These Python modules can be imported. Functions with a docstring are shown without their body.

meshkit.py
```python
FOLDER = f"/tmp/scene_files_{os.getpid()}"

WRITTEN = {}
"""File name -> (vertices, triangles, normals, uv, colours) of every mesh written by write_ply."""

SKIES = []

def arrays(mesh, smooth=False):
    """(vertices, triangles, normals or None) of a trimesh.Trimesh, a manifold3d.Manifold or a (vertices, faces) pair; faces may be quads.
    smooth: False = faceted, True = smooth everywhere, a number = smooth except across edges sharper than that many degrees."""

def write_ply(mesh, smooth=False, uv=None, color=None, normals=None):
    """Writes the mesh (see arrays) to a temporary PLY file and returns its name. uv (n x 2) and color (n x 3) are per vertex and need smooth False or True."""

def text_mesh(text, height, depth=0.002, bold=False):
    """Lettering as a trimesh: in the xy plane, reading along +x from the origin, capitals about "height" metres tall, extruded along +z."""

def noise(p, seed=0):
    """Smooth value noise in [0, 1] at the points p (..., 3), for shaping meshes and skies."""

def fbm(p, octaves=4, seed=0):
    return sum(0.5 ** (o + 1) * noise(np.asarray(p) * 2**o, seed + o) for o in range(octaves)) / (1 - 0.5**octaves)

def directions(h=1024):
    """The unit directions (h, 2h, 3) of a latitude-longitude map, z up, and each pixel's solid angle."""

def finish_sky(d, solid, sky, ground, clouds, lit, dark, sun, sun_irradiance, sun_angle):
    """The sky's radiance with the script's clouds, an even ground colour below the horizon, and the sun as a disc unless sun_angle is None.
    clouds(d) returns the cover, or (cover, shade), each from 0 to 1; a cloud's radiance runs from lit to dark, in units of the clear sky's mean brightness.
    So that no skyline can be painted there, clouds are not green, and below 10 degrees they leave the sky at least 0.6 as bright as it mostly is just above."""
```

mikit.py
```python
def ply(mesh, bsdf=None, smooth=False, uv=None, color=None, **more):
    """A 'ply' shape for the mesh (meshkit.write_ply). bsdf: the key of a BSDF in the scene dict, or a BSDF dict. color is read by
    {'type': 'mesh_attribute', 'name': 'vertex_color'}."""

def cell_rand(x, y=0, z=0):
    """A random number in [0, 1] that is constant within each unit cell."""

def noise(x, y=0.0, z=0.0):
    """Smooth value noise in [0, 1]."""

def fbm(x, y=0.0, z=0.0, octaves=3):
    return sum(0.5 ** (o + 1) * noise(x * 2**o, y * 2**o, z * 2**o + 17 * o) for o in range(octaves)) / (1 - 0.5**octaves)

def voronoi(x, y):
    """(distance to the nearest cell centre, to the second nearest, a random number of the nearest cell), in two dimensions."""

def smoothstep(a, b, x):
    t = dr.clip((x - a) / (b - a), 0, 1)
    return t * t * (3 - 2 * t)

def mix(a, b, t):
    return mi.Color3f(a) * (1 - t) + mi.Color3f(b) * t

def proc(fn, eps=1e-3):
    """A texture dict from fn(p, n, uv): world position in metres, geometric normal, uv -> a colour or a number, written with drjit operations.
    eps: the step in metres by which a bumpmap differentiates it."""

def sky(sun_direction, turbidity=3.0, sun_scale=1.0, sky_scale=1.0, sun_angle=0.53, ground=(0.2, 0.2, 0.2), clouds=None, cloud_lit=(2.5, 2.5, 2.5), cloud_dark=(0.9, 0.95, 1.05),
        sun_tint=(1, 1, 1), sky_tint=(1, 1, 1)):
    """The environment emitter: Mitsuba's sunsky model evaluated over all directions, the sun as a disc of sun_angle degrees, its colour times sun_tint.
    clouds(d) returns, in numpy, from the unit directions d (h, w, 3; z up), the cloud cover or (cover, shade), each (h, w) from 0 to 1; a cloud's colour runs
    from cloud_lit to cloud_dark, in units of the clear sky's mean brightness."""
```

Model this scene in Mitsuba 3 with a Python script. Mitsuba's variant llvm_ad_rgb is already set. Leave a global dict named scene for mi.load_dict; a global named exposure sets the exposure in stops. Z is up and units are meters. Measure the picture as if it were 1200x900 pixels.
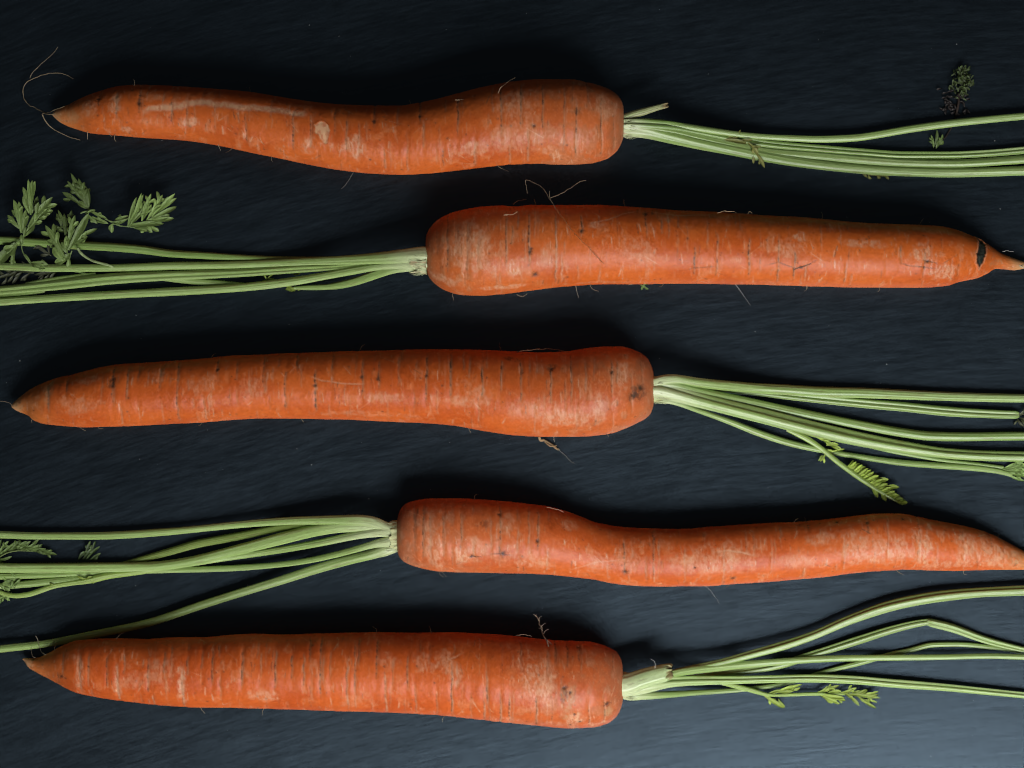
import math
import numpy as np, trimesh, drjit as dr, mitsuba as mi, mikit, meshkit
from scipy.interpolate import PchipInterpolator
from scipy.ndimage import gaussian_filter1d
T = mi.ScalarTransform4f

# ---------------------------------------------------------------- camera, light, exposure
H = 0.90                       # camera height above the slate, metres
S = 0.0003                     # metres of slate per photo pixel (the frame is 0.36 x 0.27 m)
exposure = 0.0
scene, labels = {}, {}
scene['camera'] = {'type': 'perspective', 'fov_axis': 'x', 'fov': 2 * math.degrees(math.atan(600 * S / H)),
                   'near_clip': 0.05, 'far_clip': 20.0,
                   'to_world': T().look_at(origin=[0, 0, H], target=[0, 0, 0], up=[0, 1, 0])}
# one large window-like soft light, low and close on the near side, a little to the right
scene['window'] = {'type': 'rectangle',
    'to_world': T().look_at(origin=[0.17, -0.46, 0.50], target=[0.02, 0.0, 0.0], up=[0, 0, 1]).scale([0.23, 0.18, 1]),
    'emitter': {'type': 'area', 'radiance': {'type': 'rgb', 'value': [11.7, 11.95, 12.3]}}}
labels['window'] = {'label': 'large soft window light beside the slate', 'kind': 'structure'}
# what the dim room around gives back
scene['room_light'] = {'type': 'constant', 'radiance': {'type': 'rgb', 'value': [0.038, 0.038, 0.039]}}


# ---------------------------------------------------------------- materials
def grain(x, y):
    """Coordinates along and across the cleft grain, which turns a little over the slab."""
    xc = dr.clip(x, -0.25, 0.25)
    return x, y - 0.21 * x + 0.42 * xc * xc + 0.0030 * (mikit.fbm(x * 16, y * 16, 2.0, 2) - 0.5)


def slate_color(p, n, uv):
    u, v = grain(p.x, p.y)
    big = mikit.fbm(u * 9, v * 16, 3.0, 3)
    st = mikit.fbm(u * 130, v * 1100, 7.0, 3)
    fine = mikit.noise(p.x * 2600, p.y * 2600, 1.0)
    k = 0.55 + 0.45 * big + 0.9 * (st - 0.5) + 0.3 * (fine - 0.5)
    return mi.Color3f(0.0024, 0.0038, 0.0050) * dr.maximum(k, 0.2)


def slate_rough(p, n, uv):
    u, v = grain(p.x, p.y)
    return 0.365 + 0.06 * (mikit.fbm(u * 40, v * 90, 5.0, 3) - 0.5) + 0.10 * (mikit.fbm(u * 130, v * 1100, 7.0, 3) - 0.5) + 0.07 * (mikit.fbm(u * 420, v * 2600, 11.0, 2) - 0.5)


def slate_bump(p, n, uv):
    u, v = grain(p.x, p.y)
    s1 = mikit.fbm(u * 70, v * 950, 1.0, 3)
    s2 = mikit.fbm(u * 350, v * 1900, 4.0, 2)
    s3 = mikit.fbm(u * 40, v * 70, 9.0, 3)
    return 0.000018 * s1 + 0.000009 * s2 + 0.00003 * s3


VC = {'type': 'mesh_attribute', 'name': 'vertex_color'}
scene['mat_slate'] = {'type': 'bumpmap', 'scale': 1.0, 'texture': mikit.proc(slate_bump, 0.00015), 'bsdf':
    {'type': 'principled', 'base_color': mikit.proc(slate_color), 'roughness': mikit.proc(slate_rough), 'specular': 0.75, 'spec_tint': 0.75}}


def skin_bump(p, n, uv):
    return 0.00005 * mikit.fbm(p.x * 2600, p.y * 900, p.z * 900, 2) + 0.00004 * mikit.noise(p.x * 5200, p.y * 5200, p.z * 5200)


scene['mat_carrot'] = {'type': 'bumpmap', 'scale': 1.0, 'texture': mikit.proc(skin_bump, 0.0001), 'bsdf':
    {'type': 'principled', 'base_color': VC, 'roughness': 0.43, 'specular': 0.27}}
scene['mat_stalk'] = {'type': 'principled', 'base_color': VC, 'roughness': 0.37, 'specular': 0.5}
scene['mat_leaf'] = {'type': 'twosided', 'bsdf': {'type': 'principled', 'base_color': VC, 'roughness': 0.55, 'specular': 0.35}}
scene['mat_rootlet'] = {'type': 'principled', 'base_color': VC, 'roughness': 0.7, 'specular': 0.2}
scene['mat_dust'] = {'type': 'principled', 'base_color': {'type': 'rgb', 'value': [0.22, 0.22, 0.21]}, 'roughness': 0.9}


# ---------------------------------------------------------------- helpers
def at(px, py, z=0.0):
    """The point at height z seen at the photo's pixel (px, py)."""
    k = S * (1 - np.asarray(z) / H)
    return np.stack(np.broadcast_arrays((np.asarray(px, float) - 600) * k, (450 - np.asarray(py, float)) * k, z), -1)


def key_for(name):
    if name not in scene and name not in labels:
        return name
    i = 1
    while f'{name}_{i:03d}' in scene or f'{name}_{i:03d}' in labels:
        i += 1
    return f'{name}_{i:03d}'


def put(name, v, f, col, mat, smooth=True):
    k = key_for(name)
    m = trimesh.Trimesh(v, f, process=False)
    if mat == 'mat_carrot' and m.volume < 0:
        m = trimesh.Trimesh(v, np.asarray(f)[:, ::-1], process=False)
    scene[k] = mikit.ply(m, mat, smooth=smooth, color=np.clip(col, 0.001, 0.95))
    return k


def grid_faces(n, m, wrap):
    i, j = np.meshgrid(np.arange(n - 1), np.arange(m if wrap else m - 1), indexing='ij')
    a, b = i * m + j, i * m + (j + 1) % m
    c, d = a + m, b + m
    return np.vstack([np.stack([a, c, b], -1).reshape(-1, 3), np.stack([b, c, d], -1).reshape(-1, 3)])


def outward(v, f, m):
    """The tube's faces turned so that they look away from the centres of its rings of m points."""
    c = v.reshape(-1, m, 3).mean(1)
    tri = v[f]
    n = np.cross(tri[:, 1] - tri[:, 0], tri[:, 2] - tri[:, 0])
    return f if np.sum(n * (tri.mean(1) - c[f[:, 0] // m])) > 0 else f[:, ::-1]


def lerp(a, b, t):
    return a + (np.asarray(b) - a) * np.asarray(t)[..., None]


def sst(a, b, x):
    t = np.clip((x - a) / (b - a), 0, 1)
    return t * t * (3 - 2 * t)


ORANGE, DEEP = np.array([0.550, 0.107, 0.0170]), np.array([0.455, 0.074, 0.0110])
PALE, BROWN = np.array([0.62, 0.33, 0.185]), np.array([0.050, 0.026, 0.014])
TAN, DUSK = np.array([0.42, 0.25, 0.12]), np.array([0.30, 0.115, 0.050])
YELLOW = np.array([0.55, 0.27, 0.075])


# ---------------------------------------------------------------- the carrot's root
def make_root(key, seed, top, bot, tip_left, cracks, patches, dots, streaks=(), pale=0.5, pit=None, flat=0.96, tan=0.022):
    """top, bot: the outline's upper and lower edge in photo pixels; the section is nearly round."""
    rng = np.random.default_rng(seed)
    top, bot = np.array(top, float), np.array(bot, float)
    x0, x1 = max(top[0, 0], bot[0, 0]), min(top[-1, 0], bot[-1, 0])
    ft, fb = PchipInterpolator(top[:, 0], top[:, 1]), PchipInterpolator(bot[:, 0], bot[:, 1])
    kn = np.unique(np.concatenate([top[:, 0], bot[:, 0]]))
    kn = kn[(kn >= x0) & (kn <= x1)]
    w2 = PchipInterpolator(kn, np.maximum((fb(kn) - ft(kn)) / 2, 0) ** 2)
    N = 940
    t = np.linspace(0, 1, N)
    t = 0.72 * t + 0.28 * (1 - np.cos(np.pi * t)) / 2
    e = np.linspace(0, 1, N)
    end = 0.012 * (np.exp(-e / 0.02) - np.exp(-(1 - e) / 0.02))
    x = x0 + (x1 - x0) * np.clip(t - end * np.where(e < 0.5, np.minimum(1, t / 0.02), np.minimum(1, (1 - t) / 0.02)), 0, 1)
    x = np.maximum.accumulate(x)
    w = np.sqrt(np.maximum(w2(x), 0.03))
    c = (ft(x) + fb(x)) / 2
    # smooth the axis a little
    xs = np.linspace(x0, x1, 1200)
    ws = gaussian_filter1d(np.sqrt(np.maximum(w2(xs), 0)), 40)
    zc = ws * flat + 1.5
    zc += max(0, np.max(np.sqrt(np.maximum(w2(xs), 0)) * flat - zc)) * 1.0
    zc = np.interp(x, xs, zc)
    phi = np.concatenate([np.linspace(-1.80, 1.80, 168), np.linspace(1.80, 2 * math.pi - 1.80, 26)[1:-1]])
    M = len(phi)
    X, P = np.meshgrid(x, phi, indexing='ij')
    W, C, ZC = (np.repeat(a[:, None], M, 1) for a in (w, c, zc))
    arc = W * P
    # colour of the skin, in object terms: X along the root, arc round it
    q = np.stack([X * 0.02, np.cos(P) * W * 0.03 + seed, np.sin(P) * W * 0.03], -1)
    f1 = meshkit.fbm(q * 1.0, 4, seed)
    f2 = meshkit.fbm(q * np.array([5.0, 2.2, 2.2]), 4, seed + 11)
    f3 = meshkit.fbm(q * np.array([20.0, 9.0, 9.0]), 3, seed + 23)
    f4 = meshkit.fbm(q * np.array([38.0, 15.0, 15.0]), 2, seed + 29)
    col = lerp(ORANGE, DEEP, sst(0.36, 0.66, f1) * 0.75)
    col = lerp(col, ORANGE * np.array([1.06, 1.2, 1.4]), sst(0.52, 0.75, f2) * 0.5)
    frac = (X - x0) / (x1 - x0) if tip_left else (x1 - X) / (x1 - x0)     # 0 at the tip, 1 at the crown
    crown = sst(0.70, 1.0, frac)
    col = lerp(col, DUSK * 1.2, crown * (0.24 + 0.36 * sst(0.45, 0.66, f2)))
    col = lerp(col, YELLOW, sst(0.10, 0.0, frac) * 0.40)
    col = lerp(col, TAN * 1.15, sst(tan, tan * 0.4, frac) * 0.75 * (0.6 + 0.6 * f3))
    col = lerp(col, np.array([0.10, 0.085, 0.03]), sst(23, 13, W) * (frac > 0.9) * 0.85)
    col = lerp(col, DUSK * np.array([1.0, 1.05, 1.15]), sst(0.955, 1.0, frac) * (0.15 + 0.6 * f3))
    col = col * np.array([[1.0, 1.05, 1.1], [1.03, 1.06, 1.0], [1.0, 1.0, 1.0], [1.02, 1.04, 1.2], [0.97, 0.92, 0.95]][seed - 1])
    # dry scuffed skin
    scuff = sst(0.56, 0.68, f2) * sst(0.44, 0.60, meshkit.fbm(q * 1.3 + 5, 3, seed + 31)) * (0.45 + 0.55 * sst(0.35, 0.6, f3))
    col = lerp(col, PALE * 0.95, scuff * pale * 0.36 * (0.4 + 0.9 * f4))
    col = lerp(col, PALE, sst(0.55, 0.85, f4) * (0.06 + 0.26 * crown) * pale)
    q2 = np.stack([X * 0.42, np.cos(P) * W * 0.07 + seed, np.sin(P) * W * 0.07], -1)
    lines = meshkit.fbm(q2, 3, seed + 41)
    col = lerp(col, PALE, sst(0.60, 0.72, lines) * (0.10 + 0.30 * sst(0.5, 0.62, f2)) * pale)
    col = col * (0.86 + 0.14 * f3 + 0.14 * f4)[..., None]
    disp = 0.9 * (meshkit.fbm(q * 0.9 + 3, 3, seed + 51) - 0.5) + 0.40 * (meshkit.fbm(q * np.array([4.0, 1.2, 1.2]), 3, seed + 61) - 0.5)
    disp += 0.45 * (meshkit.fbm(q * np.array([14.0, 5.0, 5.0]), 3, seed + 63) - 0.5)
    disp *= np.minimum(1, W / 22)
    sxmap = np.searchsorted

    def rows(a, b):
        return slice(int(sxmap(x, a)), int(sxmap(x, b)) + 1)

    def side(px, py):
        cc, ww = np.interp(px, x, c), np.interp(px, x, w)
        return math.asin(max(-1, min(1, (cc - py) / max(ww, 1))))

    def crack(px, ya, yb, dark, light, sig=0.8, deep=0.42, slant=0.0):
        sig = sig * 0.72
        r = rows(px - 14, px + 14)
        a, b = side(px, yb), side(px, ya)
        XX, PP = X[r], P[r]
        n1 = meshkit.noise(np.stack([PP * 5 + px, PP * 0 + seed, PP * 0], -1)) - 0.5
        n2 = meshkit.noise(np.stack([PP * 16 + px * 1.3, PP * 0 + seed + 5, PP * 0], -1))
        n3 = meshkit.noise(np.stack([PP * 16 + px * 2.3, XX * 0.5, PP * 0], -1))
        d = XX - px - 1.5 * n1 - slant * (PP - (a + b) / 2)
        soft = 0.12 * (b - a) + 0.03
        win = sst(a - soft, a + soft, PP) * sst(b + soft, b - soft, PP)
        g = np.exp(-(d / (sig * (0.7 + 0.9 * n2))) ** 2)
        col[r] = lerp(col[r], PALE * 0.95, np.exp(-((d - 1.0) / 1.1) ** 2) * win * light * (0.25 + 0.75 * n3))
        col[r] = lerp(col[r], BROWN * 1.2, np.minimum(1, g * win * dark * (0.1 + 1.15 * n2 ** 1.3)))
        col[r] = lerp(col[r], DUSK, np.exp(-(d / 2.2) ** 2) * win * dark * 0.20)
        wide = sst(a - 0.9, a + 0.1, PP) * sst(b + 0.9, b - 0.1, PP)
        disp[r] -= deep * (np.exp(-(d / 1.5) ** 2) * win * 0.9 + np.exp(-(d / 3.0) ** 2) * wide * 0.75)
        disp[r] += deep * 0.28 * np.exp(-((np.abs(d) - 6) / 3.5) ** 2) * wide

    for k in cracks:
        crack(*k)
    # unmarked faint rings and short pale scratches
    span = x1 - x0
    for _ in range(int(span / 11)):
        px = rng.uniform(x0 + 12, x1 - 10)
        mid, half = rng.uniform(-1.2, 1.2), rng.uniform(0.1, 0.5)
        cc, ww = np.interp(px, x, c), np.interp(px, x, w)
        crack(px, cc - ww * math.sin(min(1.5, mid + half)), cc - ww * math.sin(max(-1.5, mid - half)),
              rng.uniform(0.0, 0.35), rng.uniform(0.1, 0.5), rng.uniform(0.5, 0.8), rng.uniform(0.05, 0.3))
    for _ in range(int(span * 0.75)):
        px = rng.uniform(x0 + 8, x1 - 4)
        a = rng.uniform(-1.5, 1.5)
        L = rng.uniform(0.04, 0.22)
        s = rng.normal(0, 5) if rng.random() < 0.8 else rng.normal(0, 60)
        r = rows(px - 10, px + 10)
        d = X[r] - px - s * (P[r] - a)
        m = np.exp(-(d / rng.uniform(0.45, 0.9)) ** 2) * sst(L, L * 0.5, np.abs(P[r] - a))
        loc = 0.35 + 1.2 * sst(0.45, 0.6, f2[r])
        colr = PALE if rng.random() < 0.8 else BROWN * 2.5
        col[r] = lerp(col[r], colr, m * rng.uniform(0.1, 0.55) * np.minimum(loc, 1.2) * (0.5 + pale))
    # lenticels: tiny brown pits
    for _ in range(int(span * 0.12)):
        px, a = rng.uniform(x0 + 6, x1 - 3), rng.uniform(-1.5, 1.5)
        r = rows(px - 5, px + 5)
        rr = np.hypot((X[r] - px), (P[r] - a) * W[r])
        m = np.exp(-(rr / rng.uniform(0.7, 1.5)) ** 2)
        col[r] = lerp(col[r], BROWN * 1.5, m * rng.uniform(0.2, 0.7))
    for (px, py, rx, ry, amount, tone) in patches:       # rubbed or corky places
        a = side(px, py)
        r = rows(px - 2.2 * rx, px + 2.2 * rx)
        dx, da = (X[r] - px) / rx, (P[r] - a) * W[r] / ry
        rough = meshkit.fbm(np.stack([X[r] * 0.14, arc[r] * 0.14, X[r] * 0 + px], -1), 4, seed + 71)
        fine = meshkit.fbm(np.stack([X[r] * 0.5, arc[r] * 0.22, X[r] * 0 + px], -1), 3, seed + 73)
        m = sst(1.25, 0.45, np.hypot(dx, da) + 1.5 * (rough - 0.5)) * (0.25 + 0.75 * sst(0.34, 0.62, fine)) * (0.55 + 0.6 * f4[r])
        if tone == 'scar':
            rr_ = np.hypot(dx, da) + 1.1 * (rough - 0.5) + 0.35 * np.maximum(0, dx)
            m = sst(1.05, 0.8, rr_) * (0.45 + 0.55 * sst(0.3, 0.6, fine))
            disp[r] += 0.45 * np.exp(-((rr_ - 1.05) / 0.18) ** 2)
        cc = {'scar': PALE * np.array([1.05, 1.1, 1.05]), 'pale': PALE, 'tan': TAN, 'dark': BROWN, 'deep': DEEP * 0.75, 'dusk': DUSK}[tone]
        col[r] = lerp(col[r], cc, m * amount)
        disp[r] -= m * amount * 0.2
    for (px, py, rad) in dots:
        a = side(px, py)
        r = rows(px - 3 * rad, px + 3 * rad)
        n = meshkit.noise(np.stack([X[r] * 0.6, arc[r] * 0.6, X[r] * 0 + px], -1), seed)
        rr = np.hypot((X[r] - px), (P[r] - a) * W[r]) * (0.6 + 0.9 * n)
        m = np.exp(-(rr / rad) ** 2)
        col[r] = lerp(col[r], BROWN, m * 0.95)
        disp[r] -= m * 0.5
    for pts, sg, amount, tone in streaks:                  # scraped lines and rubs along the root
        pts = np.array(pts, float)
        r = rows(pts[:, 0].min() - 6, pts[:, 0].max() + 6)
        py = np.interp(X[r], pts[:, 0], pts[:, 1])
        s = np.clip((np.interp(X[r], x, c) - py) / np.maximum(np.interp(X[r], x, w), 1), -1, 1)
        n1 = meshkit.fbm(np.stack([X[r] * 0.12, arc[r] * 0.05, X[r] * 0], -1), 3, seed + 81)
        n2 = meshkit.fbm(np.stack([X[r] * 0.45, arc[r] * 0.3, X[r] * 0], -1), 3, seed + 83)
        d = (P[r] - np.arcsin(s)) * W[r] + 5 * (n1 - 0.5) * sg / 3
        endw = sst(pts[:, 0].min() - 4, pts[:, 0].min() + 8, X[r]) * sst(pts[:, 0].max() + 4, pts[:, 0].max() - 8, X[r])
        m = np.exp(-(np.abs(d) / sg) ** 3) * endw * (0.55 + 0.45 * sst(0.3, 0.6, n2)) * sst(1.9, 1.6, np.abs(P[r]))
        col[r] = lerp(col[r], {'pale': PALE, 'dark': BROWN}[tone], m * amount)
        disp[r] -= 0.2 * m * amount
    if pit:                                                # an open dark split
        px, ya, yb, half = pit
        a, b = side(px, yb), side(px, ya)
        r = rows(px - 14, px + 14)
        s = np.clip((P[r] - a) / (b - a), -0.6, 1.6)
        bend = px - 2.5 + np.interp(s, [-.1, 0, .25, .5, .75, 1, 1.1], [0, 0, 1.0, 3.6, 4.2, 0.5, 0])
        env = half * np.interp(s, [-.1, 0, .12, .3, .5, .75, .92, 1, 1.1], [-.3, 0, .65, 1.0, .9, .78, .6, 0, -.3])
        n = meshkit.fbm(np.stack([X[r] * 0.25, arc[r] * 0.25, X[r] * 0], -1), 3, seed + 91)
        d = np.abs(X[r] - bend) - env + 2.0 * (n - 0.5)
        inside = sst(0.6, -0.9, d) * (np.abs(s - 0.5) < 0.56)
        rim = np.exp(-((d - 0.9) / 0.9) ** 2) * (np.abs(s - 0.5) < 0.6)
        col[r] = lerp(col[r], PALE * 0.9, rim * 0.55)
        col[r] = lerp(col[r], np.array([0.022, 0.024, 0.018]) * (0.1 + 3.2 * n ** 1.5)[..., None], inside)
        disp[r] += 0.7 * np.exp(-((d - 1.6) / 1.3) ** 2) * (np.abs(s - 0.5) < 0.58) + 1.2 * (n - 0.5) * inside
        disp[r] -= 2.6 * sst(0.8, -2.5, d) * (np.abs(s - 0.5) < 0.58)
    fade = np.minimum(1, W / 14)
    R = W + disp * fade
    Rz = W * flat + disp * fade
    py, zz = C - R * np.sin(P), (ZC + Rz * np.cos(P))
    zz = np.maximum(zz, 0.4)
    dirn = -1 if tip_left else 1                        # the crown is sunk where the stalks leave it
    X = X + dirn * 8.0 * (1 - np.minimum(1, W / 19) ** 2) * (frac > 0.9)
    v = at(X, py, ZC * S)
    v[..., 2] = zz * S
    f = grid_faces(N, M, True)
    put(key, v.reshape(-1, 3), f, col.reshape(-1, 3), 'mat_carrot')
    for i in range(9):                                     # fine hair roots along the edges
        px = rng.uniform(x0 + 25, x1 - 25)
        low = rng.random() < 0.6
        cc, ww, zz_ = np.interp(px, x, c), np.interp(px, x, w), np.interp(px, x, zc)
        sg = 1 if low else -1
        ln, lean = rng.uniform(3, 9), rng.normal(0, 5)
        y_ = cc + sg * (ww - 1.5)
        rootlet(key.replace('__root', '__rootlet'), [(px, y_, zz_ + 8), (px + lean * .5 + rng.normal(0, 1), y_ + sg * (2 + ln * .5), zz_ - (5 if low else -3)), (px + lean, y_ + sg * (1 + ln), max(2, zz_ - (18 if low else 6)))],
                rng.uniform(.7, 1.1), np.array((.30, .21, .13)) * rng.uniform(.6, 1.2), 200 + 20 * seed + i, .5)


# ---------------------------------------------------------------- stalks, leaves, rootlets
GREEN, GREEN2 = np.array([0.255, 0.36, 0.105]), np.array([0.165, 0.25, 0.062])
CREAM, LIME = np.array([0.50, 0.545, 0.30]), np.array([0.27, 0.36, 0.055])
OLIVE, DARKLEAF = np.array([0.15, 0.155, 0.035]), np.array([0.060, 0.095, 0.028])
MOSS = np.array([0.145, 0.22, 0.055])


def sweep(pts, n_side, step=2.5, z=None):
    """Centres (photo px), widths and heights (px) resampled along a smooth path."""
    p = np.array(pts, float)
    d = np.r_[0, np.cumsum(np.hypot(*np.diff(p[:, :2], axis=0).T))]
    n = max(4, int(d[-1] / step))
    t = np.linspace(0, d[-1], n)
    xy = np.stack([PchipInterpolator(d, p[:, k])(t) for k in range(p.shape[1])], -1)
    if len(p) > 3:
        sg = 6 / (d[-1] / n)
        sm = gaussian_filter1d(xy[:, :2], sg, axis=0, mode='nearest')
        edge = np.minimum(1, np.minimum(t, d[-1] - t) / 12)[:, None]
        xy[:, :2] = xy[:, :2] * (1 - edge) + sm * edge
    return xy, t, d[-1]


def stalk(key, pts, z0=6, drop=120, lift=1.0, cream=60, tone=GREEN, seed=0, groove=None, stripes=0.5, sharp=False, shade2=0.35, flat=0.85, torn=False):
    """A ribbed leaf stalk; pts are (x, y, width) in photo px; it leaves the crown at height z0 and comes down to the slate over `drop` px."""
    rng = np.random.default_rng(seed + 500)
    if z0 > 30:                                           # grows out of the sunken crown
        x_, y_, w_ = pts[0]
        cx, cy = CROWN
        if abs(x_ - cx) < 4:
            pts = pts[1:]
            x_, y_, w_ = pts[0]
        pts = [(cx, cy + 0.55 * (y_ - cy), w_ * 0.95)] + list(pts)
    xy, t, L = sweep(pts, 0)
    if sharp:
        p = np.array(pts, float)
        d = np.r_[0, np.cumsum(np.hypot(*np.diff(p[:, :2], axis=0).T))]
        xy = np.stack([np.interp(t, d, p[:, k]) for k in range(3)], -1)
    w = xy[:, 2] / 2
    n, m = len(t), 40
    z = w * flat + lift + np.maximum(0, z0 - (w * flat + lift)) * np.exp(-(t / drop) ** 2)
    th = np.linspace(0, 2 * math.pi, m, endpoint=False)     # 0 faces the camera, pi/2 is photo-up
    tang = np.gradient(xy[:, :2], axis=0)
    tang /= np.linalg.norm(tang, axis=1, keepdims=True)
    nrm = np.stack([-tang[:, 1], tang[:, 0]], -1)
    nrm *= np.where(nrm[:, 1:2] > 0, -1, 1)                 # towards photo-up (smaller y)
    tt, TH = np.meshgrid(t, th, indexing='ij')
    ribs = 11
    ph = rng.uniform(0, 6)
    tw = 0.0015 * tt
    r = 1 + 0.022 * np.cos(ribs * (TH + tw) + ph) + 0.02 * np.cos(7 * TH + ph * 2) + 0.14 * (meshkit.noise(np.stack([tt * 0.02, np.cos(TH) * 1.5 + seed, np.sin(TH) * 1.5], -1)) - 0.5)
    if groove is not None:
        a = (TH - groove + math.pi) % (2 * math.pi) - math.pi
        r -= 0.42 * np.exp(-(a / 0.32) ** 2)
        r += 0.06 * np.exp(-((np.abs(a) - 0.75) / 0.25) ** 2)
    if torn:                                              # frayed, browned end
        jag = meshkit.fbm(np.stack([np.cos(th) * 4 + seed, np.sin(th) * 4, th * 0], -1), 3, seed + 21)
        back = (24 * np.abs(jag - 0.35) + 2)[None] * sst(L - 16, L, tt)
        xy_s = xy[:, None, :2] - tang[:, None] * back[..., None]
        r = r * (1 - 0.25 * sst(L - 3, L, tt))
    W = w[:, None]
    off = W * r * np.sin(TH)
    px = (xy_s[..., 0] if torn else xy[:, :1]) + nrm[:, :1] * off
    py = (xy_s[..., 1] if torn else xy[:, 1:2]) + nrm[:, 1:2] * off
    zz = np.maximum(z[:, None] + W * flat * r * np.cos(TH), 0.3)
    v = at(px, py, np.repeat(z[:, None], m, 1) * S)
    v[..., 2] = zz * S
    lo = meshkit.fbm(np.stack([tt * 0.012, np.cos(TH) * 0.8 + seed, np.sin(TH) * 0.8], -1), 3, seed)
    stp = meshkit.fbm(np.stack([tt * 0.006, np.cos(TH) * 4.5 + seed, np.sin(TH) * 4.5], -1), 3, seed + 3)
    col = lerp(tone, tone * np.array([0.62, 0.70, 0.50]), sst(0.4, 0.7, lo) * shade2 * 1.4)
    col = lerp(col, np.array([0.44, 0.53, 0.25]), sst(0.50, 0.66, stp) * stripes * 0.9)
    col = lerp(col, tone * 0.62, sst(0.50, 0.34, stp) * stripes * 0.7)
    col = lerp(col, CREAM, sst(cream, cream * 0.15, tt) * 0.8)
    sp = meshkit.fbm(np.stack([tt * 0.5, np.cos(TH) * 4 + seed, np.sin(TH) * 4], -1), 3, seed + 9)
    col = col * (0.93 + 0.14 * sp)[..., None]
    if torn:
        col = lerp(col, TAN * 0.75, sst(L - 6, L - 1, tt) * (0.4 + 0.6 * sp))
    bru = meshkit.fbm(np.stack([tt * 0.05, np.cos(TH) * 2.2 + seed, np.sin(TH) * 2.2 + 9], -1), 3, seed + 13)
    col = lerp(col, np.array([0.17, 0.15, 0.05]), sst(0.66, 0.76, bru) * 0.5)
    v = v.reshape(-1, 3)
    f = outward(v, grid_faces(n, m, True), m)
    caps = np.stack([v[:m].mean(0), v[-m:].mean(0)])
    v = np.vstack([v, caps])
    j = np.arange(m)
    f = np.vstack([f, np.stack([np.full(m, n * m), j, (j + 1) % m], -1), np.stack([np.full(m, n * m + 1), (n - 1) * m + (j + 1) % m, (n - 1) * m + j], -1)])
    cc = np.vstack([col.reshape(-1, 3), col[0].mean(0) * 0.9, col[-1].mean(0) * 0.8])
    return put(key, v, f, cc, 'mat_stalk', smooth=True)


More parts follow.
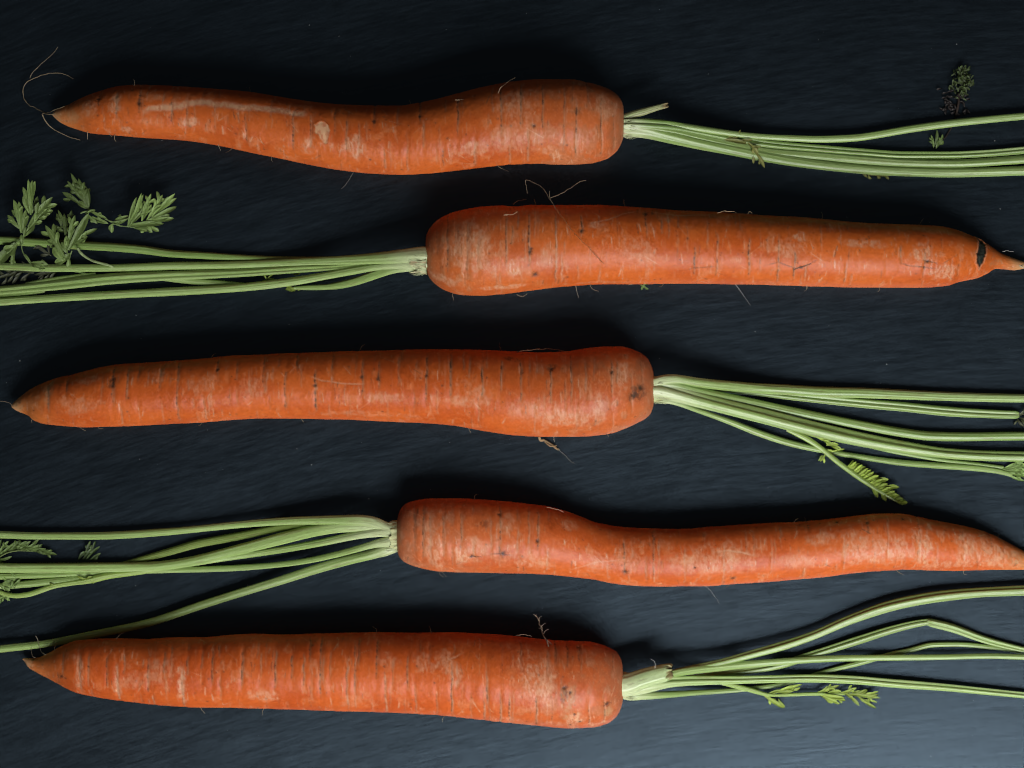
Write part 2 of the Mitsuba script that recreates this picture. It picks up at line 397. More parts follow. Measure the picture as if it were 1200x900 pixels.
def hair_mesh(pts, width=1.3, z=None, seed=0, taper=0.5, kink=0.5):
    rng = np.random.default_rng(seed + 900)
    p = np.array(pts, float)
    if p.shape[1] == 2:
        p = np.c_[p, np.full(len(p), 3.0)]
    xy, t, L = sweep(p, 0, 1.5)
    xy[:, :2] += kink * (np.stack([meshkit.noise(np.stack([t * 0.22, t * 0 + seed, t * 0 + k], -1)) for k in (1, 2)], -1) - 0.5) * 2
    rad = 0.86 * width / 2 * (1 - taper * t / L) * (0.8 + 0.4 * meshkit.noise(np.stack([t * 0.3, t * 0 + seed, t * 0], -1)))
    n, m = len(t), 6
    th = np.linspace(0, 2 * math.pi, m, endpoint=False)
    tang = np.gradient(xy[:, :2], axis=0)
    tang /= np.linalg.norm(tang, axis=1, keepdims=True) + 1e-9
    nrm = np.stack([-tang[:, 1], tang[:, 0]], -1)
    off = rad[:, None] * np.sin(th)
    px, py = xy[:, :1] + nrm[:, :1] * off, xy[:, 1:2] + nrm[:, 1:2] * off
    zc = np.maximum(xy[:, 2], rad + 0.2)
    v = at(px, py, np.repeat(zc[:, None], m, 1) * S)
    v[..., 2] = (zc[:, None] + rad[:, None] * np.cos(th)) * S
    v = v.reshape(-1, 3)
    return v, outward(v, grid_faces(n, m, True), m), t, m


def rootlet(key, pts, width=1.3, tone=(0.26, 0.19, 0.11), seed=0, taper=0.5, kink=0.5):
    v, f, t, m = hair_mesh(pts, width, None, seed, taper, kink)
    col = np.repeat(np.array(tone)[None], len(v), 0) * (0.7 + 0.6 * meshkit.noise(np.stack([np.repeat(t, m) * 0.25, np.repeat(t, m) * 0 + seed, np.repeat(t, m) * 0], -1)))[:, None]
    return put(key, v, f, col, 'mat_rootlet')


def blade(b, tip, width, z0, z1, bend=0.0, fold=0.25, rng=None, wavy=0.6):
    """One lance-shaped lobe of a leaf, folded along its midrib: vertices and faces."""
    b, tip = np.array(b, float), np.array(tip, float)
    L = np.linalg.norm(tip - b)
    d = (tip - b) / L
    nrm = np.array([-d[1], d[0]])
    n, m = 15, 7
    s = np.linspace(0, 1, n)
    a = np.linspace(-1, 1, m)
    prof = np.interp(s, [0, .15, .4, .62, .8, .92, 1], [.28, .5, .82, 1.0, .85, .5, .04])
    ss, aa = np.meshgrid(s, a, indexing='ij')
    hw = width * 0.42 * prof[:, None]
    ctr = b + d * (ss * L)[..., None] + nrm * (bend * np.sin(np.pi * ss))[..., None]
    xy = ctr + nrm * (aa * hw)[..., None]
    ph = rng.uniform(0, 6, 2)
    z = z0 + (z1 - z0) * ss + fold * np.abs(aa) * hw * 1.6 + wavy * np.sin(ss * 6 + ph[0] + 2 * aa) * 0.8 * np.abs(aa)
    z += 1.4 * np.sin(np.pi * ss)
    z = np.maximum(z, 0.35 + 0.4 * np.abs(aa))
    v = at(xy[..., 0], xy[..., 1], z * S)
    return v.reshape(-1, 3), grid_faces(n, m, False), ss.ravel(), np.abs(aa).ravel()


def leaflet(key, blades, tone=MOSS, seed=0, fold=0.25, tip_tone=None):
    """A leaflet of several lobes: (base, tip, width[, z0, z1])."""
    rng = np.random.default_rng(seed + 300)
    V, F, C, k = [], [], [], 0
    every = []
    for i, q in enumerate(blades):
        b, tp, wd = (np.array(q[0], float), np.array(q[1], float), q[2])
        z0, z1 = (q[3], q[4]) if len(q) > 3 else (4 + 0.25 * i, 4 + 2.0 * rng.random())
        every.append((b, tp, wd, z0, z1))
        L = np.linalg.norm(tp - b)
        if L > 16 and wd < 11 and (len(blades) < 5 or rng.random() < 0.5):                            # side lobes towards the tip
            d = (tp - b) / L
            nr = np.array([-d[1], d[0]])
            for sg in (1, -1):
                for f in ((0.40, 0.64) if L > 30 else (0.50,)):
                    f = f + rng.uniform(-.05, .05)
                    ln = L * rng.uniform(.24, .36)
                    p0 = b + d * L * f
                    every.append((p0, p0 + (d * 0.85 + nr * sg * rng.uniform(.45, .7)) * ln, wd * .72, z0 + (z1 - z0) * f + .4, z1 * rng.uniform(.85, 1.05)))
    for i, (b, tp, wd, z0, z1) in enumerate(every):
        v, f, s, a = blade(b, tp, wd, z0, z1, rng.normal(0, 0.8), fold, rng)
        base = tone * rng.uniform(0.74, 1.25)
        c = np.repeat(base[None], len(v), 0)
        c = lerp(c, base * np.array([1.7, 1.6, 1.9]), np.exp(-(a / 0.16) ** 2) * 0.55)
        if tip_tone is not None:
            c = lerp(c, np.array(tip_tone), sst(0.55, 1.0, s) * 0.7)
        nn = meshkit.fbm(v * 2500, 2, seed)
        c = c * (0.8 + 0.4 * nn)[:, None]
        V.append(v); F.append(f + k); C.append(c); k += len(v)
    return put(key, np.vstack(V), np.vstack(F), np.vstack(C), 'mat_leaf')


def lobed(b, tip, spread, n=3, wd=6, z=(4, 7), seed=0):
    """A typical pinnate set of lobes along the line from b to tip."""
    rng = np.random.default_rng(seed + 77)
    b, tip = np.array(b, float), np.array(tip, float)
    L = np.linalg.norm(tip - b)
    d = (tip - b) / L
    nr = np.array([-d[1], d[0]])
    out = [(b, tip, wd, z[0], z[1])]
    for i in range(n):
        f = 0.12 + 0.52 * i / max(1, n - 1) if n > 1 else 0.3
        for sgn in (1, -1):
            if rng.random() < 0.12:
                continue
            p0 = b + d * L * (f + rng.uniform(-0.04, 0.04))
            ln = L * (0.52 - 0.28 * f) * rng.uniform(0.8, 1.15)
            p1 = p0 + (d * 0.8 + nr * sgn * spread * rng.uniform(0.8, 1.2)) * ln
            out.append((p0, p1, wd * rng.uniform(0.7, 0.95), z[0] + 0.4, z[1] * rng.uniform(0.7, 1.2)))
    return out


def collar(key, x, y, w, direction, z, seed, length=16, tone=CREAM):
    """The torn sheath round the stalks where they leave the crown."""
    rng = np.random.default_rng(seed + 40)
    n, m = 14, 72
    s, th = np.linspace(0, 1, n), np.linspace(0, 2 * math.pi, m, endpoint=False)
    SS, TH = np.meshgrid(s, th, indexing='ij')
    jag = meshkit.fbm(np.stack([np.cos(TH) * 4 + seed, np.sin(TH) * 4, TH * 0], -1), 3, seed)
    ln = length * (0.45 + 1.1 * jag)
    px = x + direction * (SS * ln - 5)
    r = w / 2 * (1.0 + 0.12 * np.exp(-SS * 5) - 0.10 * SS) * (1 + 0.05 * np.cos(14 * TH) + 0.16 * (meshkit.noise(np.stack([np.cos(TH) * 3 + seed, np.sin(TH) * 3, SS], -1)) - 0.5))
    py = y - r * np.sin(TH)
    zz = z + r * 0.9 * np.cos(TH)
    v = at(px, py, np.full_like(px, z * S))
    v[..., 2] = zz * S
    fib = meshkit.fbm(np.stack([np.cos(TH) * 7 + seed, np.sin(TH) * 7, SS * 0.6], -1), 3, seed + 2)
    col = lerp(tone, TAN * 0.8, sst(0.5, 0.72, fib) * 0.75)
    col = lerp(col, BROWN * 2, sst(0.25, 0.0, SS) * 0.35 * sst(0.4, 0.6, fib))
    V, F, C = [v.reshape(-1, 3)], [grid_faces(n, m, True)], [col.reshape(-1, 3)]
    k = n * m
    for i in range(26):                                   # loose fibres
        a = rng.uniform(-2.2, 0.9) if i % 3 else rng.uniform(-1.8, -1.1)
        rr = w / 2 * 1.02
        p0 = np.array([x + direction * rng.uniform(-3, 8), y - rr * math.sin(a), z + rr * math.cos(a)])
        p1 = p0 + np.array([direction * rng.uniform(3, 9), -math.sin(a) * rng.uniform(0, 3.5), math.cos(a) * rng.uniform(0, 3)])
        hv, hf, _, _ = hair_mesh([p0, (p0 + p1) / 2 + rng.normal(0, 0.6, 3), p1], 0.9, seed=seed + i, kink=0.2)
        V.append(hv); F.append(hf + k); k += len(hv)
        C.append(np.repeat((CREAM * rng.uniform(0.5, 1.0))[None], len(hv), 0))
    return put(key, np.vstack(V), np.vstack(F), np.vstack(C), 'mat_leaf')


def thing(name, label):
    k = key_for(name)
    labels[k] = {'label': label, 'category': 'carrot', 'group': 'carrots laid in rows on the slate'}
    return k


# ---------------------------------------------------------------- the slate they lie on
def make_slate():
    hx, hy, th, ch = 0.48, 0.40, 0.012, 0.0012
    ring = []
    for (ix, z) in ((ch, 0.0), (0.0, -ch), (0.0, -th)):
        ring.append([(-hx + ix, -hy + ix, z), (hx - ix, -hy + ix, z), (hx - ix, hy - ix, z), (-hx + ix, hy - ix, z)])
    v = np.array(ring).reshape(-1, 3)
    f = [[0, 1, 2], [0, 2, 3]]
    for a in (0, 4):
        for j in range(4):
            p, q = a + j, a + (j + 1) % 4
            f += [[p, p + 4, q], [q, p + 4, q + 4]]
    f += [[8, 10, 9], [8, 11, 10]]
    m = trimesh.Trimesh(v, f, process=False)
    scene['slate_tabletop'] = mikit.ply(m, 'mat_slate', smooth=False, uv=v[:, :2])
    labels['slate_tabletop'] = {'label': 'dark blue grey slate slab with fine cleft grain under the carrots', 'kind': 'structure'}


make_slate()

# ---------------------------------------------------------------- carrot: the topmost
k = thing('carrot', 'topmost carrot, slightly wavy, with a long pale scrape and forked hair roots at its tip')
make_root(k + '__root', 1,
    [(61, 134), (63, 131), (70, 127), (80, 122.5), (100, 113), (120, 106), (140, 101), (158, 99.7), (200, 100.7), (250, 104), (300, 109), (350, 117), (400, 122.5), (433, 123.7), (467, 124), (493, 120), (520, 114), (547, 107), (573, 100.7), (600, 95.7), (633, 93), (667, 93), (690, 97), (710, 103), (724, 112), (730.5, 125), (732.7, 146)],
    [(61, 134), (63, 137), (75, 146), (90, 151.7), (110, 156.7), (140, 159), (170, 162), (200, 163.3), (233, 166.7), (267, 172.7), (300, 180), (333, 187), (367, 194), (400, 199.5), (433, 203), (467, 204.7), (500, 203.5), (533, 200), (567, 196), (600, 192.7), (627, 192), (660, 193), (690, 191.7), (710, 186.7), (723, 177), (730, 163), (732.7, 146)],
    True,
    [(82, 118, 128, .7, .1, 1.1), (119, 112, 126, .6, .2, .9), (140, 112, 142, .7, .6, 1.6), (167, 108, 134, .8, .3, 1.3), (205, 120, 144, .75, .6), (222, 128, 152, .5, .5), (291, 138, 168, .6, .4), (346, 134, 176, .95, .5, .9), (366, 138, 174, .7, .5), (394, 130, 160, .5, .3),
     (408, 144, 178, .9, .5, .8), (440, 124, 150, .8, .3), (452, 180, 200, .3, .6), (478, 172, 202, .3, .5), (493, 120, 146, .95, .3, .9), (497, 146, 176, .3, .6), (520, 178, 196, .7, .3), (537, 116, 160, .9, .4), (556, 170, 194, .5, .6), (587, 108, 160, .9, .4), (597, 175, 192, .4, .6), (610, 104, 152, .85, .5), (618, 160, 190, .4, .7), (635, 104, 155, .8, .5), (660, 108, 170, .5, .5), (674, 128, 186, .85, .5), (687, 96, 130, .5, .3), (703, 116, 184, .75, .5), (718, 140, 178, .4, .3)],
    [(140, 122, 8, 14, .7, 'pale'), (108, 128, 10, 11, .5, 'pale'), (230, 147, 6, 6, .7, 'pale'), (382, 157, 9, 15, .95, 'scar'), (222, 146, 8, 8, .4, 'pale'), (416, 176, 13, 16, .75, 'pale'), (363, 172, 8, 12, .5, 'pale'), (555, 178, 14, 10, .6, 'pale'),
     (605, 126, 22, 20, .45, 'pale'), (600, 165, 30, 18, .4, 'pale'), (705, 128, 9, 20, .5, 'pale'), (675, 175, 9, 14, .5, 'pale'), (720, 160, 10, 26, .5, 'dusk'), (640, 180, 18, 8, .45, 'pale'), (675, 137, 6, 5, .8, 'dark'), (150, 154, 8, 5, .6, 'pale'), (88, 140, 9, 12, .45, 'tan')],
    [(625, 152, 2.4), (118, 118, 2.6), (167, 124, 3.0), (440, 145, 2.4), (88, 121, 2.0), (493, 139, 2.2)],
    [([(172, 133), (200, 128), (235, 124), (270, 126), (310, 131), (362, 137)], 3.8, .92, 'pale')], pale=.55)
CROWN = (727, 148)
collar(k + '__crown_collar', 733, 148, 25, 1, 40, 1, 9)
stalk(k + '__stalk', [(731, 150, 17), (750, 151, 20), (780, 158, 18), (820, 167.5, 15), (860, 176, 13), (900, 184, 12.5), (960, 193, 11.5), (1010, 198, 11), (1060, 201, 11), (1110, 202.3, 11), (1200, 200, 11), (1240, 198, 11)], 42, 110, 2, 55, seed=1)
stalk(k + '__stalk', [(735, 148, 13), (780, 152, 12), (820, 161, 11), (860, 170, 10), (900, 178, 10), (960, 183, 10), (1010, 187.5, 10.5), (1060, 191, 10), (1110, 192, 10), (1200, 187, 10), (1240, 184, 10)], 46, 110, 2, 40, tone=GREEN * .92, seed=2)
stalk(k + '__stalk', [(735, 145, 12), (780, 147, 12), (820, 154, 11), (860, 162, 10.5), (900, 169, 10), (960, 174.5, 9.5), (1010, 178.5, 9.5), (1060, 181.6, 9), (1110, 181.6, 8.5), (1150, 180, 8.5), (1200, 176, 9), (1240, 172, 9)], 48, 110, 2, 40, tone=GREEN2 * 1.15, seed=3, groove=0.3, stripes=.7)
stalk(k + '__stalk', [(735, 143, 9), (770, 144, 9), (800, 148, 8), (840, 154, 7.5), (870, 158, 7), (900, 160.5, 7), (930, 162, 8), (960, 163, 8.5), (1000, 161.5, 9), (1035, 156.5, 9), (1060, 152, 9), (1110, 145, 9), (1160, 139.6, 8.5), (1200, 136, 8.5), (1240, 132, 8.5)], 44, 130, 5, 40, tone=GREEN * 1.02, seed=4, shade2=.15)
stalk(k + '__stump', [(733, 137, 9), (750, 132, 9), (765, 127.5, 7.5), (778, 124, 6.5), (786, 122.5, 6)], 45, 400, 2, 10, tone=np.array([.34, .34, .16]), seed=5, stripes=.8, torn=True)
labels[k + '__stump'] = {'label': 'short broken stub of a stalk'}
lf = k + '__leaf'
leaflet(lf, [((845, 162), (868, 157), 5, 20, 19), ((855, 163), (866, 160), 4, 20, 20), ((846, 163), (876, 168), 6, 21, 20), ((866, 164), (882, 164), 4, 20, 19), ((876, 167), (889, 180), 5, 20, 17), ((880, 172), (892, 172), 3.5, 19, 18), ((884, 177), (896, 197), 5, 17, 13), ((884, 180), (883, 192), 4, 16, 12), ((888, 185), (894, 190), 3, 15, 12), ((866, 160), (868, 152), 3, 20, 21)], OLIVE * 1.1, 1)
lf2 = key_for(k + '__leaf')
leaflet(lf2, [((1010, 203), (1016, 208), 3.5, 3, 2), ((1018, 204), (1021, 210), 4, 3, 2), ((1028, 205), (1032, 209), 4, 3, 2), ((1036, 205), (1042, 210), 4, 3, 2), ((1008, 203), (1044, 206), 4, 4, 4)], OLIVE, 2)
lf3 = key_for(k + '__leaf')
rg = np.random.default_rng(5)
bl = []
for i in range(95):
    bx, by = 1127 + np.clip(rg.normal(0, 6.5), -12, 11), 97 + np.clip(rg.normal(0, 8.5), -14, 16)
    an = rg.uniform(-2.9, -0.2) if i % 3 else rg.uniform(-3.1, 3.1)
    ln = rg.uniform(4, 9.5)
    bl.append(((bx, by), (bx + ln * math.cos(an), by + ln * math.sin(an)), rg.uniform(2, 4.2), rg.uniform(2, 7), rg.uniform(2, 13)))
leaflet(lf3, bl, MOSS * np.array([.22, .20, .25]), 3, tip_tone=MOSS * 0.75)
labels[lf3] = {'label': 'small dark crumpled leaf tuft above the stalks'}
dk = []
for i in range(46):
    bx, by = 1118 + rg.normal(0, 8), 122 + rg.normal(0, 9)
    an = rg.uniform(-3.1, 3.1)
    dk.append(((bx, by), (bx + 7 * math.cos(an), by + 7 * math.sin(an)), 3, 1.5, 3))
leaflet(key_for(lf3 + '__withered_leaflet'), dk, np.array([.018, .014, .012]), 4)
rootlet(key_for(lf3 + '__stem'), [(1124, 110, 4), (1122, 128, 3), (1116, 148, 2), (1104, 165, 2)], 3.5, (.03, .02, .015), 7)
leaflet(key_for(lf3 + '__leaflet'), [((1094, 174), (1091, 158), 3.5, 2, 6), ((1095, 172), (1098, 152), 4, 2, 7), ((1098, 173), (1105, 157), 4, 2, 6), ((1094, 172), (1088, 165), 3, 2, 4), ((1100, 170), (1106, 165), 4, 2, 4), ((1097, 175), (1101, 164), 4, 3, 5)], MOSS * 0.6, 6)
for i, pts in enumerate([[(64, 133, 36), (55, 134, 30), (50, 133, 22), (45, 127, 14), (40, 124.5, 10), (32, 124, 6), (28, 117, 4), (26.5, 108, 4), (28, 97, 6), (32, 94.5, 8), (36, 93, 8), (50, 87.5, 9), (66, 85, 8), (77, 87.5, 5), (86, 93, 2)],
                         [(35, 92, 8), (36, 88, 9), (45, 78, 12), (56, 68, 12), (63, 62, 9), (67, 55, 8)],
                         [(50, 134, 22), (52, 141, 16), (57, 148, 10), (66, 154, 7), (80, 160, 4), (94, 164.5, 2)],
                         [(50, 133, 24), (57, 132.5, 30), (63, 128.5, 36), (70, 126, 40), (76, 125, 40)]]):
    rootlet(k + '__rootlet', pts, [1.7, 1.3, 1.7, 1.3][i], (.20, .15, .09), 10 + i, .45)
rootlet(k + '__rootlet', [(533, 117, 74), (555, 116, 78), (570, 113.5, 80), (585, 110.5, 82), (597, 109.5, 84), (607, 114, 86)], 1.3, (.42, .28, .17), 15)
rootlet(k + '__rootlet', [(583, 111, 82), (585, 104, 82), (593, 97, 74), (604, 91, 66)], 1.2, (.36, .24, .15), 16)
rootlet(k + '__rootlet', [(414, 202, 20), (408, 212, 6), (399, 222, 2)], 1.0, (.16, .14, .12), 17)
rootlet(k + '__rootlet', [(157, 101, 45), (158, 96, 46), (157, 93, 46)], 1.0, (.2, .14, .09), 18)

# ---------------------------------------------------------------- carrot: second from the top
k = thing('carrot', 'second carrot from the top, with leafy stalks and a dark open split near its tip')
make_root(k + '__root', 2,
    [(495.7, 305), (497, 289), (500, 275), (507, 263), (517, 255), (530, 249), (547, 245), (567, 242), (587, 241), (603, 242), (620, 240.3), (650, 240.3), (700, 240), (733, 241.7), (767, 244), (800, 246.7), (833, 248), (867, 250), (900, 252.7), (933, 254), (967, 256.7), (1000, 260), (1033, 262), (1067, 263), (1093, 264), (1113, 267), (1133, 274), (1150, 281.7), (1163, 290), (1173, 296.7), (1183, 300.7), (1200, 306.7), (1214, 311)],
    [(495.7, 305), (497.7, 310), (501.7, 323), (510, 333), (523, 341), (540, 345.7), (560, 346.7), (587, 345), (607, 342.7), (627, 340), (650, 337), (677, 334.7), (707, 333), (750, 333), (800, 332.7), (850, 333), (900, 334), (950, 335.7), (1000, 337), (1050, 337.2), (1083, 337), (1110, 335), (1123, 330.7), (1143, 326.7), (1157, 320.7), (1167, 315), (1177, 315.7), (1187, 316.7), (1200, 315), (1214, 311)],
    False,
    [(525, 252, 318, .8, .4), (513, 270, 300, .4, .2), (548, 262, 325, .5, .4), (560, 280, 310, .3, .4), (593, 256, 312, .6, .7, .9), (600, 268, 288, .6, .6), (606, 252, 270, .2, .8), (612, 272, 286, .6, .5), (619.5, 254, 312, .85, .9, 1.0), (650, 254, 330, .55, 1.0, 1.0), (657, 300, 330, .2, .7), (680, 254, 276, .8, .7), (701, 312, 330, .2, .6), (755, 248, 280, .7, .4), (773, 256, 275, .4, .7), (811, 290, 322, .85, .5), (837, 278, 322, .7, .6), (874, 282, 324, .9, .6), (908, 280, 330, .7, .7), (927, 296, 328, .8, .6), (940, 312, 325, .6, .7), (987, 310, 332, .5, .7), (1050, 290, 311, .8, .4), (1078, 294, 318, .85, .4), (1118, 310, 325, .6, .3), (895, 280, 300, .2, .5), (792, 255, 268, .3, .5), (700, 256, 262, .3, .3)],
    [(548, 290, 26, 30, .6, 'pale'), (566, 300, 14, 20, .5, 'pale'), (602, 318, 7, 12, .8, 'pale'), (525, 330, 22, 9, .55, 'pale'), (517, 275, 16, 20, .5, 'dusk'), (640, 300, 10, 16, .4, 'pale'), (933, 279, 9, 6, .8, 'pale'), (1010, 287, 26, 6, .6, 'pale'), (1075, 300, 14, 12, .7, 'pale'), (1100, 320, 16, 11, .7, 'pale'), (920, 295, 18, 14, .5, 'pale'), (744, 297, 22, 16, .35, 'pale'), (697, 266, 8, 5, .6, 'pale'), (620, 250, 40, 6, .4, 'tan'), (1080, 270, 14, 5, .4, 'pale'), (1165, 308, 7, 5, .6, 'tan'), (590, 338, 30, 4, .6, 'pale'), (700, 331, 40, 3, .5, 'pale')],
    [(627, 323, 3.6), (621, 298, 2.6), (622, 294, 1.8), (680, 273, 2.6), (1081, 308, 2.2), (755, 252, 3), (935, 315, 2)],
    [([(690, 264), (710, 260), (730, 252), (746, 249)], 1.0, .6, 'pale'), ([(760, 249), (790, 254), (830, 253)], 1.0, .5, 'pale'), ([(925, 316), (935, 315), (945, 311), (952, 307)], 1.0, .7, 'dark'), ([(800, 318), (815, 315), (836, 314)], .9, .4, 'dark'), ([(895, 312), (908, 309), (930, 316)], .9, .5, 'dark'), ([(1050, 310), (1062, 313), (1090, 316)], .9, .6, 'dark'), ([(1076, 307), (1090, 309), (1094, 312)], .9, .6, 'dark')], pale=.6,
    pit=(1146.5, 280, 314, 5.2), tan=0.055)
CROWN = (503, 304)
collar(k + '__crown_collar', 495, 306, 29, -1, 47, 2, 16)
stalk(k + '__stalk', [(497, 300, 23), (475, 301, 19), (440, 303, 14), (400, 305, 11), (355, 307, 9.5), (300, 309.5, 9), (250, 311, 9), (200, 311.8, 9.5), (128, 314, 9), (60, 314, 9), (0, 312, 9), (-40, 311, 9)], 52, 120, 3, 70, seed=11, shade2=.2)
stalk(k + '__stalk', [(470, 302, 7), (420, 303, 7), (360, 304.5, 7), (320, 304, 7.5), (270, 301.5, 8), (240, 299.5, 8.5), (202, 297.5, 9), (165, 292.5, 10), (128, 289.5, 10), (92, 287.5, 10), (40, 284, 10), (0, 281.5, 10), (-40, 279, 10)], 48, 100, 2, 30, tone=GREEN2 * 1.15, seed=12, stripes=.2)
stalk(k + '__stalk', [(490, 304, 13), (430, 309.5, 9), (390, 313, 8), (355, 315, 8.5), (316, 317.5, 9), (277, 320, 9.5), (240, 321.5, 10.5), (200, 323, 11), (128, 327, 13), (100, 330, 13), (73, 333, 12.5), (35, 337, 11), (0, 340.5, 10.5), (-40, 344, 10)], 47, 130, 2, 60, tone=GREEN * .93, seed=13, groove=-.25, stripes=.35)
stalk(k + '__stalk', [(486, 309, 14), (470, 310, 11), (445, 312.5, 8), (407, 318.5, 9), (380, 323.5, 9), (355, 328, 9.5), (316, 333.5, 10), (277, 337.5, 9.5), (240, 340, 9.5), (200, 342, 9.8), (150, 344.5, 9.5), (92, 347.6, 9.5), (40, 351, 9), (0, 353.8, 9), (-40, 357, 9)], 52, 120, 4, 90, tone=GREEN * 1.08, seed=14, shade2=.15)
stalk(k + '__stalk', [(484, 312, 12), (463, 315, 10), (445, 320, 10.5), (422, 328, 10), (401, 333.5, 9), (381, 336.5, 7), (360, 337, 6), (345, 337.5, 4)], 38, 90, 1.5, 60, tone=GREEN * 1.05, seed=15)
stalk(k + '__stalk', [(300, 336, 7), (262, 333, 7.5), (230, 330, 8), (200, 326.5, 8), (170, 322, 7)], 3, 50, .5, 1, tone=GREEN * 1.0, seed=16)
stalk(k + '__stalk', [(52, 341, 4), (30, 344, 5.5), (0, 347.5, 6), (-40, 351, 6)], 5, 50, 1, 1, tone=GREEN * 1.1, seed=17)
stalk(k + '__stalk', [(112, 321, 4), (92, 324, 6), (60, 328.5, 7), (30, 334, 6)], 5, 50, 3, 1, tone=GREEN * .95, seed=18)
rootlet(k + '__tendril', [(91, 291, 16), (94, 296, 14), (102, 303, 12), (116, 308, 12), (128, 310.5, 12), (133, 314, 11)], 4.2, (.26, .33, .14), 21, .1, .1)
lf = k + '__leaf'
stem_t = (.15, .21, .075)
lfs = [
    # the left leaf: three lobed leaflets on one stem
    [((36, 252), (38, 211), 8, 22, 28), ((35, 247), (27, 219), 7, 22, 26), ((37, 240), (41, 212), 6, 23, 27), ((38, 250), (33, 210), 6, 22, 29), ((34, 250), (28, 228), 7, 21, 25), ((40, 250), (44, 230), 6, 21, 22)],
    [((25, 273), (16, 234), 9, 18, 24), ((23, 268), (9, 252), 7, 18, 20), ((22, 258), (14, 246), 6, 19, 22), ((27, 272), (30, 246), 7, 18, 21), ((24, 265), (22, 236), 7, 19, 24), ((26, 273), (33, 255), 6, 17, 19)],
    [((33, 266), (62, 231), 9, 20, 26), ((36, 262), (62, 240), 7, 20, 24), ((31, 272), (55, 246), 8, 19, 23), ((40, 258), (58, 232), 5, 20, 25)],
    [((30, 276), (40, 262), 9, 17, 19), ((28, 278), (32, 266), 7, 17, 18), ((26, 286), (25, 275), 6, 15, 17)],
    # the dark leaflet standing up in the middle
    [((104, 245), (83, 203), 7, 18, 26), ((98, 236), (79, 212), 6, 18, 24), ((103, 244), (92, 209), 7, 18, 25), ((95, 240), (73, 225), 7, 17, 19), ((104, 244), (99, 217), 7, 17, 21), ((106, 246), (90, 236), 8, 16, 17)],
    # right-hand compound leaf
    [((150, 264), (168, 228), 6, 20, 24), ((152, 264), (176, 236), 6, 20, 22), ((150, 262), (160, 231), 5, 20, 23), ((153, 264), (166, 226), 5, 20, 25), ((150, 265), (157, 248), 6, 19, 20), ((152, 265), (168, 246), 6, 20, 21)],
    [((167, 258), (177, 227), 6, 21, 26), ((166, 259), (172, 236), 6, 21, 24), ((168, 257), (178, 240), 5, 21, 23)],
    [((172, 258), (191, 228), 7, 20, 25), ((178, 254), (205, 227), 7, 20, 24), ((180, 252), (207, 232), 6, 20, 23), ((177, 256), (207, 242), 7, 19, 21), ((176, 258), (204, 256), 7, 18, 19), ((186, 247), (198, 230), 6, 20, 24), ((178, 258), (199, 252), 8, 18, 19)],
    [((150, 264), (192, 262), 8, 16, 17), ((158, 266), (186, 268), 7, 15, 14), ((155, 266), (173, 271), 6, 14, 12), ((165, 262), (190, 257), 7, 16, 17), ((160, 264), (181, 262), 8, 16, 16)],
    [((150, 256), (132, 261), 6, 18, 16), ((152, 253), (134, 258), 5, 19, 17), ((131, 262), (131, 273), 5, 15, 10), ((134, 262), (128, 270), 5, 15, 10)],
    # centre clump
    [((80, 293), (104, 250), 11, 16, 22), ((82, 290), (100, 256), 9, 16, 22), ((80, 290), (88, 252), 8, 15, 20), ((84, 286), (103, 277), 8, 15, 16), ((86, 284), (102, 272), 7, 15, 17), ((88, 278), (114, 268), 6, 15, 16), ((78, 294), (78, 276), 8, 14, 17)],
    [((80, 290), (75, 250), 7, 12, 15), ((78, 270), (68, 246), 5, 12, 15), ((80, 268), (84, 246), 5, 12, 16), ((78, 272), (64, 264), 6, 11, 12), ((74, 268), (66, 250), 5, 11, 14)],
    [((76, 302), (53, 264), 9, 14, 18), ((70, 298), (58, 272), 8, 14, 17), ((74, 306), (62, 290), 12, 13, 14), ((78, 304), (64, 308), 10, 12, 11), ((80, 300), (79, 315), 6, 13, 9), ((79, 298), (72, 284), 8, 14, 15), ((82, 297), (76, 304), 9, 14, 13)],
    [((18, 285), (-4, 310), 15, 12, 7), ((16, 288), (4, 292), 10, 12, 12), ((18, 286), (14, 315), 6, 12, 8), ((20, 286), (8, 300), 9, 12, 10)],
    [((36, 308), (57, 311), 8, 12, 11), ((38, 312), (54, 314), 6, 12, 10), ((36, 308), (28, 297), 3, 12, 11)],
    [((100, 251), (112, 246), 4, 20, 20), ((104, 246), (125, 256), 5, 20, 20), ((108, 254), (127, 262), 5, 18, 18), ((112, 260), (126, 262), 4, 16, 16), ((100, 250), (114, 262), 5, 18, 16)],
]
tones = [1.1, 1.1, 1.05, 1.0, .62, 1.35, 1.4, 1.4, 1.15, 1.0, 1.1, .5, 1.0, .95, 1.1, .9]
scene_leaf = key_for(lf)
for i, (b_, t_) in enumerate(zip(lfs, tones)):
    leaflet(scene_leaf + '__leaflet', b_, MOSS * np.array([1.0, 0.97, 1.0]) * t_ * 0.9, 40 + i)
for i, b_ in enumerate([lobed((40, 320), (10, 316), .7, 3, 5, (6, 8), 1), lobed((70, 318), (40, 322), .8, 3, 5, (5, 6), 2), lobed((30, 318), (-4, 326), .7, 3, 5, (5, 6), 3), lobed((60, 300), (40, 285), .8, 2, 5, (8, 9), 4)]):
    leaflet(scene_leaf + '__leaflet', b_, np.array([.045, .05, .025]), 70 + i)
